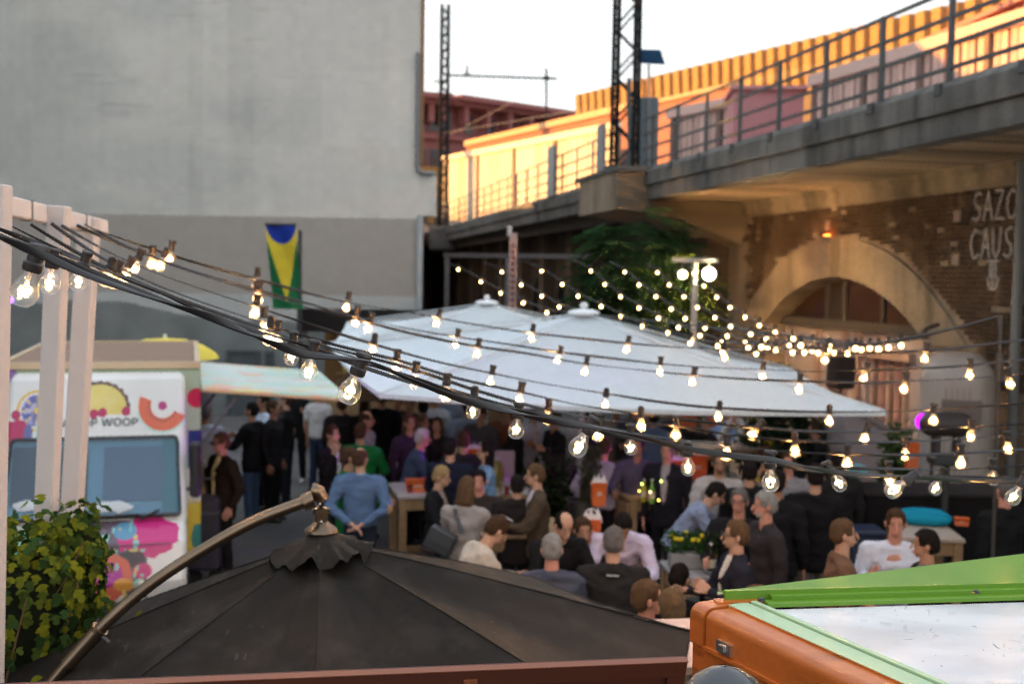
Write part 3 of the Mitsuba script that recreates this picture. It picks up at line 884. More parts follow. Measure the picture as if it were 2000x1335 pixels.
# tree under the bracket
tr = thing('feathery_tree', 'dark feathery-leaved tree growing under the viaduct bracket beside the floodlights', 'tree')
tc = at(1240, 640, 24.3)
put(tr, 'trunk', [tube([(tc[0], tc[1], 0), (tc[0] + .05, tc[1], 1.5), (tc[0] - .05, tc[1], 3.0), (tc[0], tc[1], 4.2)], [.12, .09, .06, .03])] +
    [tube([(tc[0], tc[1], z), (tc[0] + .5 * math.cos(a), tc[1] + .5 * math.sin(a), z + .35), (tc[0] + 1.0 * math.cos(a), tc[1] + 1.0 * math.sin(a), z + .5)], [.04, .025, .012], 5) for z, a in ((1.9, 0.3), (2.2, 2.5), (2.6, 4.2), (2.9, 1.2), (3.2, 5.5), (3.4, 3.2), (3.7, .2))], 'matte', col=(.07, .055, .045))
rt = np.random.default_rng(11)


def fronds(n, c, rx, rz, ln, lw, droop, col, zmin=.3, base=None):
    VV, FF, CC = [], [], []
    nb = 0
    for i in range(n):
        u = rt.normal(size=3)
        u /= np.linalg.norm(u)
        r = rt.random() ** .45
        a = math.atan2(u[1], u[0])
        o = c + A([u[0] * rx * r, u[1] * rx * r, u[2] * rz * r])
        d = A([math.cos(a), math.sin(a), .35 * rt.normal()]) * ln * (.7 + .6 * rt.random())
        side = A([-math.sin(a), math.cos(a), 0])
        cc = A(col) * (.55 + .9 * rt.random())
        m = 9
        for j in range(m):
            t = (j + 1) / m
            q = o + d * t - A([0, 0, droop * t * t])
            w = ln * lw * (1.1 - .6 * t) * (.8 + .4 * rt.random())
            for s in (-1, 1):
                tip = q + side * s * w + d * .16 - A([0, 0, w * .35])
                h = d * .045
                VV += [q - h, q + h, tip + h * .6, tip - h * .6]
                FF += [[nb, nb + 1, nb + 2], [nb, nb + 2, nb + 3]]
                CC += [cc] * 4
                nb += 4
    return trimesh.Trimesh(A(VV), A(FF), process=False), A(CC)


m, c_ = fronds(420, A([tc[0], tc[1] - .2, 3.45]), 1.15, 1.6, .62, .42, .30, (.034, .075, .030))
m2, c2_ = fronds(70, A([tc[0] + .55, tc[1] - .4, 3.25]), .75, .8, .7, .42, .25, (.09, .15, .028))  # yellower fronds by the lamps; floodlight is put into their leaf colour
put(tr, 'crown', cat([m, m2]), 'leaf', col=np.vstack([c_, c2_]))


def bush(name, label, c, rx, ry, rz, n, sz, col, cat_='shrub', stems=4):
    k = thing(name, label, cat_)
    V, F, CC = [], [], []
    for i in range(n):
        u = rt.normal(size=3)
        u /= np.linalg.norm(u)
        r = rt.random() ** .4
        o = c + u * A([rx, ry, rz]) * r
        if o[2] < .05:
            o[2] = .05 + .2 * rt.random()
        e1 = rt.normal(size=3)
        e1 /= np.linalg.norm(e1)
        e2 = np.cross(e1, rt.normal(size=3))
        e2 /= np.linalg.norm(e2)
        s = sz * (.6 + .8 * rt.random())
        b = len(V)
        V += [o, o + e1 * s * .5 + e2 * s * .32, o + e1 * s, o + e1 * s * .5 - e2 * s * .32]
        F += [[b, b + 1, b + 2], [b, b + 2, b + 3]]
        CC += [A(col) * (.5 + rt.random())] * 4
    put(k, 'foliage', trimesh.Trimesh(A(V), A(F), process=False), 'leaf', col=A(CC))
    put(k, 'stem', [tube([(c[0] + .05 * i, c[1], 0), (c[0] + .1 * (i - 1.5), c[1] + .05, c[2])], [.02, .008], 5) for i in range(stems)], 'matte', col=(.08, .06, .04))
    return k


p = at(1515, 735, 17.6)
bush('green_shrub', 'green shrub showing above the right edge of the white umbrella', p - A([0, 0, .25]), .55, .45, .45, 1700, .10, (.06, .10, .025))
p = at(1535, 835, 17.3)
bush('dark_hedge', 'dark green hedge below the right part of the white umbrella', A([p[0], 17.3, .95]), .8, .4, .95, 2600, .10, (.028, .045, .022))
p = at(1755, 880, 14.5)
bush('tall_plant', 'bushy green plant left of the pale caravan beside the orange bucket', A([p[0], 14.5, 1.15]), .24, .24, .62, 1100, .09, (.07, .12, .035), 'plant')

# ------------------------------------------------------------------ right: truss pole, speaker, caravan, ramp
tp = thing('truss_pole', 'thin black pole at the far right where the light strings are tied', 'pole')
q0, q1 = at(1955, 614, 7.6), at(1947, 935, 7.6)
put(tp, 'pole', rod((q1[0], 7.6, 0), q0, .014), 'satin', col=(.03, .03, .03))
for m_ in (rod(at(1953, 690, 7.6), at(1950, 745, 7.6), .03), rod(at(1945, 742, 7.6), at(1962, 742, 7.6), .022), rod(at(1953, 618, 7.6), at(1953, 640, 7.6), .022)):
    put(tp, 'clamp', m_, 'satin', col=(.03, .03, .03))
sk = thing('loudspeaker', 'black loudspeaker box on a slim pole in front of the arch', 'speaker')
p = at(1642, 727, 18.6)
put(sk, 'cabinet', box(p, (.36, .36, .52), rz=.2, bevel=.03), 'matte', col=(.035, .027, .025))
put(sk, 'grille', box(p - A([-.03, .185, 0]), (.30, .02, .46), rz=.2), 'matte', col=(.05, .04, .036))
put(sk, 'pole', rod((p[0], p[1], 0), p - A([0, 0, .26]), .025), 'satin', col=(.03, .03, .03))
for a in (0.5, 2.6, 4.7):
    put(sk, 'leg', rod((p[0], p[1], .6), (p[0] + .4 * math.cos(a), p[1] + .4 * math.sin(a), .02), .015), 'satin', col=(.03, .03, .03))
cv = thing('caravan', 'pale rounded catering caravan parked in front of the brick wall on the right', 'caravan')
ca, cb_ = at(1792, 860, 15.2), at(1932, 860, 15.2)
cw, cl = cb_[0] - ca[0], 2.0
topz = at(1850, 698, 15.2)[2]
hull = Manifold.hull_points(np.vstack([ball((x, y, z), .32, 2).vertices for x in (.32, cw - .32) for y in (.32, cl - .32) for z in (.62, topz - .32)]))
mm = hull.to_mesh()
M = T4((ca[0], 15.2, 0), -.36)
put(cv, 'body', mv(trimesh.Trimesh(mm.vert_properties[:, :3], mm.tri_verts), M), 'satin', smooth=40, col=(.40, .34, .30))
for i in range(5):
    x = .34 + i * (cw - .68) / 4
    put(cv, 'seam', mv(box((x, -.004, topz / 2 + .15), (.015, .012, topz - 1.1)), M), 'satin', col=(.25, .2, .17))
put(cv, 'wheel', mv(lathe([(0, -.09), (.26, -.09), (.30, -.05), (.30, .05), (.26, .09), (0, .09)], 18), M @ T4((cw / 2, .1, .3)) @ rotation_matrix(math.pi / 2, [1, 0, 0])), 'matte', smooth=40, col=(.03, .03, .03))
put(cv, 'window', mv(box((cw * .55, -.002, topz - .75), (.5, .03, .4), bevel=.01), M), 'gloss', col=(.20, .16, .14))
put(cv, 'tow_bar', mv(beam((0, .9, .45), (-.5, .9, .42), .06), M), 'satin', col=(.1, .1, .1))
ct = thing('white_counter', 'long white rounded counter in front of the caravan', 'counter')
t0_, t1_ = at(1795, 905, 13.2), at(1935, 905, 13.2)
hull = Manifold.hull_points(np.vstack([ball((x, 13.2, z), .2, 2).vertices for x in (t0_[0] + .15, t1_[0] - .15) for z in (.85, .95)]))
mm = hull.to_mesh()
put(ct, 'top', trimesh.Trimesh(mm.vert_properties[:, :3], mm.tri_verts), 'satin', smooth=40, col=(.50, .49, .50))
put(ct, 'base', box(((t0_[0] + t1_[0]) / 2, 13.25, .35), (t1_[0] - t0_[0] - .3, .3, .7)), 'matte', col=(.05, .045, .045))
rp = thing('ramp', 'grey pinkish concrete ramp block in front of the arch', 'ramp')
r0_, r1_ = at(1650, 900, 16.2), at(1790, 900, 16.2)
w = r1_[0] - r0_[0]
put(rp, 'slope', mv(trimesh.convex.convex_hull(A([(0, 0, 0), (w, 0, 0), (0, 1.6, 0), (w, 1.6, 0), (0, 0, 1.75), (0, 1.6, 1.75), (w, 0, 1.2), (w, 1.6, 1.2)])), T4((r0_[0], 16.2, 0))), 'matte', col=(.36, .30, .30))
put(rp, 'coping', beam((r0_[0], 16.18, 1.78), (r1_[0], 16.18, 1.23), .1, .06), 'matte', col=(.27, .22, .21))
# purple stage lamp and the dark stand it is fixed to
pl = thing('purple_spotlight', 'stage spotlight glowing purple on a dark stand at the right', 'lamp')
p = at(1806, 823, 13.6)
ax = A([-.72, -.69, 0.])
Ml = frame(-ax)
Ml[:3, 3] = p
put(pl, 'housing', mv(lathe([(0, -.02), (.112, -.01), (.112, .14), (.08, .24), (0, .24)], 18), Ml), 'satin', smooth=40, col=(.03, .03, .03))
Ml = frame(-ax)
Ml[:3, 3] = p + ax * .024
put(pl, 'lens', mv(lathe([(0, 0), (.10, 0), (.095, -.02), (0, -.03)], 18), Ml), 'matte', col=(.3, .05, .6), emitter=emit((.42, .0, 1.), .35))
put(pl, 'yoke', [rod(p + A([.1, 0, -.1]), (p[0] + .12, p[1], 0), .022)], 'satin', col=(.03, .03, .03))
scene['purple_beam'] = {'type': 'spot', 'to_world': mi.ScalarTransform4f().look_at((p + ax * .09).tolist(), [0.2, 13.2, 1.5], [0, 0, 1]), 'cutoff_angle': 16, 'beam_width': 11, 'intensity': {'type': 'rgb', 'value': [4.5, .02, 6.5]}}
st = thing('stage_light_head', 'big black moving stage lamp with a rounded hood at the right', 'lamp')
p = at(1850, 850, 11.9)
hull = Manifold.hull_points(np.vstack([ball(p + A([x, 0, .12]), .13, 2).vertices for x in (-.17, .14)]))
mm = hull.to_mesh()
put(st, 'hood', trimesh.Trimesh(mm.vert_properties[:, :3], mm.tri_verts), 'satin', smooth=40, col=(.035, .025, .022))
for x in (-.11, .10):
    put(st, 'fork', box(p + A([x, 0, -.1]), (.07, .1, .34), bevel=.015), 'satin', col=(.035, .028, .03))
put(st, 'stand', rod((p[0], p[1], 0), p - A([0, 0, .22]), .04), 'satin', col=(.03, .03, .03))
put(st, 'base', box((p[0], p[1], p[2] - .26), (.34, .26, .1), bevel=.02), 'satin', col=(.03, .03, .03))
al = thing('spot_lamp', 'small swan-necked lamp reaching out from the arch jamb', 'lamp')
p = at(1822, 650, 16.8)
put(al, 'arm', tube([p + A([.25, .5, .1]), p + A([.15, .2, .12]), p + A([-.1, 0, .06]), p + A([-.16, -.05, 0])], .03), 'satin', col=(.08, .06, .05))
put(al, 'shade', mv(lathe([(.03, .08), (.09, -.06), (.085, -.06), (.02, .07)], 14), T4(p + A([-.17, -.06, -.03]))), 'satin', smooth=40, col=(.09, .06, .05))
ol = thing('uplight', 'small orange uplight on the crown of the brick arch', 'lamp')
p = WP(YA + .15, 4.43, .12)
put(ol, 'housing', box(p, (.10, .22, .05), bevel=.01), 'satin', col=(.1, .1, .1))
put(ol, 'lens', box(p + A([0, 0, .03]), (.07, .18, .012)), 'matte', col=(.9, .4, .1), emitter=emit((1, .16, .02), 3.0))
# ------------------------------------------------------------------ string lights
scene['hot'] = {'type': 'diffuse', 'reflectance': {'type': 'rgb', 'value': [.8, .6, .4]}}
GL = [(.0125, -.050), (.0145, -.060), (.020, -.072), (.0265, -.083), (.0298, -.096), (.0295, -.106), (.025, -.118), (.016, -.1265), (0, -.1295)]
GLASS = lathe(GL, 24)
GLASS_S = lathe(GL[::2], 12)
SOCK = lathe([(0, .004), (.016, .004), (.0185, 0), (.0165, -.004), (.0165, -.03), (.0205, -.034), (.0205, -.046), (.018, -.052), (0, -.05)], 18)
SOCK_S = lathe([(0, .004), (.0185, 0), (.0165, -.03), (.0205, -.034), (.019, -.05), (0, -.05)], 8)
CLIP = box((0, 0, .001), (.044, .022, .014), bevel=.004)
STEM = lathe([(0, -.05), (.006, -.05), (.0035, -.07), (.005, -.084), (0, -.086)], 8)
th = np.linspace(-2.2, 2.2, 15)
FIL = cat([tube(np.stack([.0105 * np.sin(th), .0105 * np.cos(th) * .75, -.093 + .004 * np.cos(th * 4)], 1), .0025, 6)])
FILB = mv(trimesh.creation.icosphere(subdivisions=1), np.diag([.0135, .0135, .0115, 1]) + A([[0, 0, 0, 0], [0, 0, 0, 0], [0, 0, 0, -.096], [0, 0, 0, 0]]))
FILF = mv(trimesh.creation.icosphere(subdivisions=1), np.diag([.021, .021, .023, 1]) + A([[0, 0, 0, 0], [0, 0, 0, 0], [0, 0, 0, -.088], [0, 0, 0, 0]]))
SUP = cat([rod((s * .004, 0, -.08), (s * .0095, 0, -.0925), .0006, 4) for s in (-1, 1)])
SH = {}
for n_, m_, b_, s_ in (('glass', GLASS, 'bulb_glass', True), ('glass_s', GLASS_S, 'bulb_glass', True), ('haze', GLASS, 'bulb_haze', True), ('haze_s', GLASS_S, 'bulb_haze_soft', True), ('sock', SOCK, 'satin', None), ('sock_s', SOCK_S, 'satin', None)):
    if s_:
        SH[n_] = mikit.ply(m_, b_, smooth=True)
    else:
        mm = trimesh.graph.smooth_shade(cat([m_, CLIP]), angle=.6, facet_minarea=None)
        SH[n_] = mikit.ply(mm, b_, smooth=True, color=np.tile([.028, .022, .02], (len(mm.vertices), 1)))
SH['stem'] = mikit.ply(STEM, 'matte', smooth=True, color=np.tile([.75, .7, .6], (len(STEM.vertices), 1)))
SH['fil'] = mikit.ply(FIL, 'hot', emitter=emit(WARM, 42.))
SH['filb'] = mikit.ply(FILB, 'hot', emitter=emit(WARM, 32.))
SH['filf'] = mikit.ply(FILF, 'hot', emitter=emit((1, .58, .22), 1.3))


def hang(key, a, g, Y, kind, size=1.):
    'a bulb: a = photo pixel of the holder on the cable, g = of the middle of its glass'
    P, Q = at(*a, Y), at(*g, Y)
    z = P - Q
    z /= np.linalg.norm(z)
    M = frame(z, up=(0, 1, .1))
    L = {'near': .097, 'mid': .097, 'far': .086}[kind]
    M[:3, :3] *= size
    M[:3, 3] = Q + z * L * size
    tw = mi.ScalarTransform4f(M @ rotation_matrix(rng.random() * 6.28, [0, 0, 1]))
    b = key_of(key + '__bulb')

    twh = mi.ScalarTransform4f(M @ np.diag([.97, .97, .995, 1]))  # placing of the added haze layer just inside the glass

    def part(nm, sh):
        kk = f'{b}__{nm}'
        scene[kk] = {**SH[sh], 'to_world': twh if nm == 'haze_shell' else tw}
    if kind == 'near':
        part('holder', 'sock'); part('glass', 'glass'); part('haze_shell', 'haze'); part('filament', 'fil'); part('stem', 'stem')
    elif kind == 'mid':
        part('holder', 'sock_s'); part('glass', 'glass_s'); part('haze_shell', 'haze_s'); part('filament', 'filb')
    else:
        part('holder', 'sock_s'); part('lamp', 'filf')
    return M[:3, 3]


def spline(pts, n):
    pts = A(pts, float)
    t = np.r_[0, np.cumsum(np.linalg.norm(np.diff(pts, axis=0), axis=1))]
    from scipy.interpolate import PchipInterpolator
    s = np.linspace(0, t[-1], n)
    return PchipInterpolator(t, pts, axis=0)(s)


def cable(key, path, ya, yb, rad, n=160, ymid=None, tw=14, flat=.36):
    'festoon cable through photo pixels; its distance runs from ya to yb'
    px = spline(path, n)
    t = np.linspace(0, 1, n)
    inv = (1 / ya) * (1 - t) + (1 / yb) * t
    if ymid:
        inv = np.interp(t, [0, .5, 1], [1 / ya, 1 / ymid, 1 / yb])
    P = A([at(x, y, 1 / i) for (x, y), i in zip(px, inv)])
    tws = tw * (t + .03 * np.sin(t * 23)) + rng.random() * 6
    put(key, 'cord', tube(P, rad, 8, flat=flat, twist=tws), 'satin', smooth=True, col=(.02, .018, .018))
    return lambda x: 1 / np.interp(x, px[:, 0], inv)


NAMES = []


def string(label, path, ya, yb, rad, bulbs, kind, ymid=None, size=1., tw=14, ranks=None):
    k = thing('string_light', label, 'string light', 'strings of bulbs across the yard')
    f = cable(k, path, ya, yb, rad, ymid=ymid, tw=tw)
    for b in bulbs:
        a, g = b[:2], b[2:4]
        Y = 2200 * .06 / b[4] if len(b) > 4 else f(a[0])
        hang(k, a, g, Y, kind, size)
    return k


string('front string of the biggest clear bulbs on a thick twisted black cable', [(-60, 440), (72, 493), (165, 535), (300, 583), (420, 622), (520, 665), (600, 692), (707, 703), (800, 740), (900, 779), (1010, 806), (1100, 825), (1152, 832), (1250, 852), (1345, 876), (1440, 890), (1505, 896), (1610, 918), (1700, 928), (1782, 931), (1850, 935), (1925, 938), (2030, 941)], 2.2, 4.5, .0100,
       [(72, 495, 48, 570, 56), (708, 702, 683, 765, 47), (1153, 832, 1130, 872, 39), (1505, 893, 1505, 941, 36), (1783, 929, 1745, 956, 34), (1996, 942, 1979, 970, 31)], 'near', tw=26)
string('second front string, one of its bulbs glowing just left of the largest middle bulb', [(-40, 448), (105, 500), (230, 552), (420, 624), (520, 663), (610, 688), (720, 712), (820, 742), (920, 780), (1013, 800), (1140, 836), (1250, 856), (1344, 877), (1480, 900), (1618, 922), (1740, 929), (1838, 930), (2030, 939)], 3.1, 5.2, .0095,
       [(105, 500, 97, 554, 40), (611, 688, 603, 726, 37), (1013, 800, 1008, 840, 32), (1344, 877, 1344, 913, 30), (1622, 918, 1639, 944, 30), (1838, 926, 1827, 953, 26)], 'near', tw=30)
string('third front string, its bulbs half hidden behind the thick front cables', [(-20, 440), (165, 512), (300, 566), (430, 625), (576, 668), (750, 730), (926, 782), (1080, 825), (1232, 852), (1380, 882), (1490, 900), (1600, 912), (1737, 915), (1840, 917), (1940, 912), (2030, 908)], 3.6, 5.8, .009,
       [(166, 510, 153, 550, 36), (572, 668, 569, 698, 30), (926, 774, 924, 803, 29), (1232, 850, 1232, 874, 27), (1737, 914, 1738, 940, 24), (1940, 912, 1940, 935, 24)], 'near', tw=20)
MS = 'mid'
string('lowest thin string, with a bulb right beside the big tilted middle bulb', [(20, 440), (210, 530), (525, 645), (700, 700), (870, 757), (1020, 800), (1167, 832), (1300, 855), (1419, 868), (1540, 882), (1654, 887), (1765, 888), (1877, 884), (2040, 874)], 4.6, 5.9, .0085,
       [(214, 526, 207, 547), (528, 640, 525, 662), (872, 750, 870, 773), (1168, 828, 1167, 850), (1420, 866, 1419, 888), (1655, 886, 1654, 907), (1877, 884, 1877, 905)], MS, tw=9)
string('thin string that crosses the right corner pole just under the middle of the frame', [(60, 438), (222, 530), (540, 650), (810, 722), (940, 765), (1070, 800), (1200, 822), (1320, 832), (1440, 850), (1553, 860), (1660, 864), (1768, 862), (1870, 857), (1968, 850), (2040, 845)], 4.9, 6.3, .0085,
       [(228, 532, 222, 551), (541, 646, 540, 668), (812, 722, 809, 747), (1071, 800, 1070, 818), (1321, 829, 1320, 850), (1553, 860, 1553, 882), (1768, 863, 1768, 889), (1968, 851, 1969, 877)], MS, tw=9)
string('thin string with an upright tilted bulb against the dark crowd right of centre', [(100, 436), (248, 530), (520, 632), (650, 672), (775, 703), (900, 740), (1016, 765), (1130, 790), (1252, 808), (1360, 822), (1478, 834), (1580, 842), (1690, 843), (1790, 840), (1897, 833), (2040, 826)], 5.1, 6.6, .0085,
       [(250, 524, 243, 541), (516, 626, 516, 640), (775, 700, 773, 722), (1017, 764, 1013, 784), (1252, 808, 1252, 831), (1481, 833, 1469, 849), (1692, 842, 1688, 858), (1897, 833, 1896, 853)], MS, tw=9)
string('thin string along the lower hem of the nearer white umbrella', [(120, 440), (262, 515), (497, 598), (727, 671), (850, 705), (958, 728), (1070, 750), (1183, 768), (1300, 786), (1400, 796), (1620, 804), (1750, 803), (1823, 799), (1960, 790), (2040, 784)], 5.3, 6.6, .0085,
       [(268, 510, 262, 524), (500, 598, 497, 613), (730, 670, 727, 686), (961, 727, 957, 746), (1184, 768, 1182, 790), (1405, 796, 1403, 815), (1620, 804, 1620, 823), (1824, 800, 1823, 821)], MS, ymid=6.9, tw=9)
string('third string from the top across the white umbrellas', [(150, 440), (315, 508), (500, 570), (600, 600), (720, 630), (800, 650), (931, 676), (1030, 690), (1143, 710), (1250, 722), (1352, 732), (1460, 740), (1560, 744), (1700, 747), (1767, 744), (1900, 738), (2040, 725)], 5.5, 6.5, .0085,
       [(318, 506, 312, 519), (505, 570, 503, 583), (722, 629, 718, 643), (934, 675, 931, 691), (1145, 710, 1142, 726), (1355, 731, 1352, 747), (1562, 744, 1560, 761), (1768, 743, 1765, 760), (1971, 731, 1973, 750)], MS, ymid=7.6, tw=9)
string('second string from the top across the white umbrellas', [(165, 438), (300, 503), (503, 567), (600, 592), (700, 620), (790, 640), (889, 657), (1000, 673), (1090, 687), (1200, 700), (1290, 710), (1400, 718), (1490, 721), (1600, 725), (1690, 723), (1800, 719), (1895, 713), (1960, 706), (2040, 698)], 5.7, 6.6, .0085,
       [(297, 503, 296, 517), (502, 568, 503, 583), (696, 618, 694, 630), (893, 656, 889, 672), (1093, 687, 1088, 703), (1290, 710, 1289, 726), (1490, 721, 1489, 736), (1691, 723, 1687, 739), (1895, 714, 1894, 733)], MS, ymid=7.9, tw=9)
string('topmost string across the white umbrellas', [(185, 448), (255, 472), (330, 497), (500, 545), (677, 590), (800, 610), (852, 620), (950, 637), (1038, 650), (1130, 660), (1226, 670), (1330, 678), (1414, 682), (1520, 689), (1610, 690), (1720, 688), (1806, 685), (1960, 668), (2040, 660)], 5.9, 6.8, .0085,
       [(332, 497, 330, 506), (502, 545, 501, 556), (679, 588, 676, 601), (856, 619, 852, 632), (1040, 648, 1038, 660), (1226, 670, 1223, 683), (1415, 683, 1415, 698), (1612, 689, 1611, 703), (1808, 685, 1806, 700)], MS, ymid=8.2, tw=9)
FAR = [
    [(895, 526), (939, 550), (978, 572), (1022, 591), (1068, 610)],
    [(980, 531), (1018, 556), (1058, 578), (1092, 599), (1348, 670), (1415, 675), (1487, 677), (1564, 674)],
    [(1058, 529), (1098, 555), (1129, 578), (1174, 598), (1212, 618), (1254, 637), (1304, 650), (1351, 664), (1402, 675), (1411, 686), (1477, 690)],
    [(1154, 529), (1181, 555), (1212, 579), (1248, 601), (1286, 621), (1325, 639), (1367, 655), (1410, 668), (1461, 679), (1515, 683), (1571, 688), (1616, 684), (1671, 680), (1716, 681)],
    [(1220, 531), (1248, 556), (1281, 579), (1311, 603), (1338, 622), (1377, 640), (1420, 656), (1456, 669), (1499, 679), (1548, 688), (1598, 689), (1655, 690)],
    [(1284, 532), (1307, 556), (1336, 579), (1362, 600), (1396, 620), (1427, 637), (1466, 652), (1497, 662), (1542, 674), (1586, 684), (1629, 688), (1682, 682)],
    [(1355, 534), (1375, 558), (1400, 580), (1426, 600), (1455, 619), (1483, 635), (1514, 649), (1549, 661), (1586, 670), (1621, 676), (1657, 680), (1699, 679), (1735, 678), (1760, 674)],
]
FN = ['leftmost', 'second from the left', 'third from the left', 'middle one', 'third from the right', 'second from the right', 'rightmost']
FTOP = [(866, 512), (945, 512), (1020, 508), (1120, 508), (1190, 510), (1262, 514), (1340, 518)]
for i, L in enumerate(FAR):
    k = thing('string_light', f'distant string of small bulbs under the viaduct, {FN[i]} at its top end' if i != 3 else 'distant string of small bulbs under the viaduct, fourth of seven at the top', 'string light', 'distant strings under the viaduct')
    pts = [FTOP[i]] + [(x, y - 6) for x, y in L]
    pts += [(x, y) for x, y in ((1700, 672), (1800, 655), (1880, 637)) if x > pts[-1][0] + 40] + [(1954, 617)]
    px = A(pts, float)
    n = len(px)
    t = np.r_[0, np.cumsum(np.hypot(*np.diff(px, axis=0).T))]
    t /= t[-1]
    inv = (1 / (22. - .3 * i)) * (1 - t) + t / 7.6
    P = A([at(x, y, 1 / v) for (x, y), v in zip(px, inv)])
    put(k, 'cord', tube(P, .008, 5), 'satin', col=(.02, .018, .018))
    for (x, y), v in zip(L, inv[1:]):
        hang(k, (x, y - 6 + 0), (x, y), 1 / v, 'far', 1.0)
# little purple LED by the left posts
pz = thing('purple_lamp', 'tiny purple lamp glowing beside the white posts on the left', 'lamp')
q = at(20, 586, 7.5)
put(pz, 'lens', ball(q, .022, 1), 'hot', emitter=emit((.25, .02, 1), .6))
put(pz, 'arm', rod(q + A([-.01, .01, 0]), q + A([-.6, .05, .02]), .01), 'satin', col=(.05, .05, .05))
# ------------------------------------------------------------------ people
from scipy.sparse import coo_matrix, diags
_S = trimesh.creation.icosphere(subdivisions=1).vertices
_S0 = trimesh.creation.icosphere(subdivisions=0).vertices
_S2 = trimesh.creation.icosphere(subdivisions=2).vertices


def el(c, r, s=_S):
    return s * A(np.broadcast_to(r, (3,)), float) + A(c, float)


def hl(*ps):
    return Manifold.hull_points(np.vstack(ps))


def tri(man, edge, it=6, lam=.5):
    'union -> even mesh -> smoothed'
    if edge:
        man = man.refine_to_length(edge)
    m = man.to_mesh()
    v, f = A(m.vert_properties[:, :3], float), A(m.tri_verts)
    n = len(v)
    e = np.vstack([f[:, [0, 1]], f[:, [1, 2]], f[:, [2, 0]]])
    W = coo_matrix((np.ones(len(e)), (e[:, 0], e[:, 1])), shape=(n, n)).tocsr()
    W = W + W.T
    W.data[:] = 1
    W = diags(1 / np.maximum(A(W.sum(1)).ravel(), 1)) @ W
    for i in range(it):
        v = v + lam * (W @ v - v)
        v = v - (lam + .03) * (W @ v - v) if i % 2 else v
    return trimesh.Trimesh(v, f, process=False)


def uni(ms):
    return Manifold.batch_boolean(list(ms), __import__('manifold3d').OpType.Add)


SKIN = {'p': (.52, .30, .205), 't': (.44, .235, .15), 'd': (.36, .185, .115), 'r': (.54, .26, .185)}
HAIR = {'k': (.014, .011, .010), 'b': (.055, .030, .018), 'm': (.095, .055, .03), 'g': (.22, .205, .19), 's': (.11, .10, .095), 'w': (.42, .40, .38), 'l': (.30, .20, .09), 'o': (.12, .075, .04)}


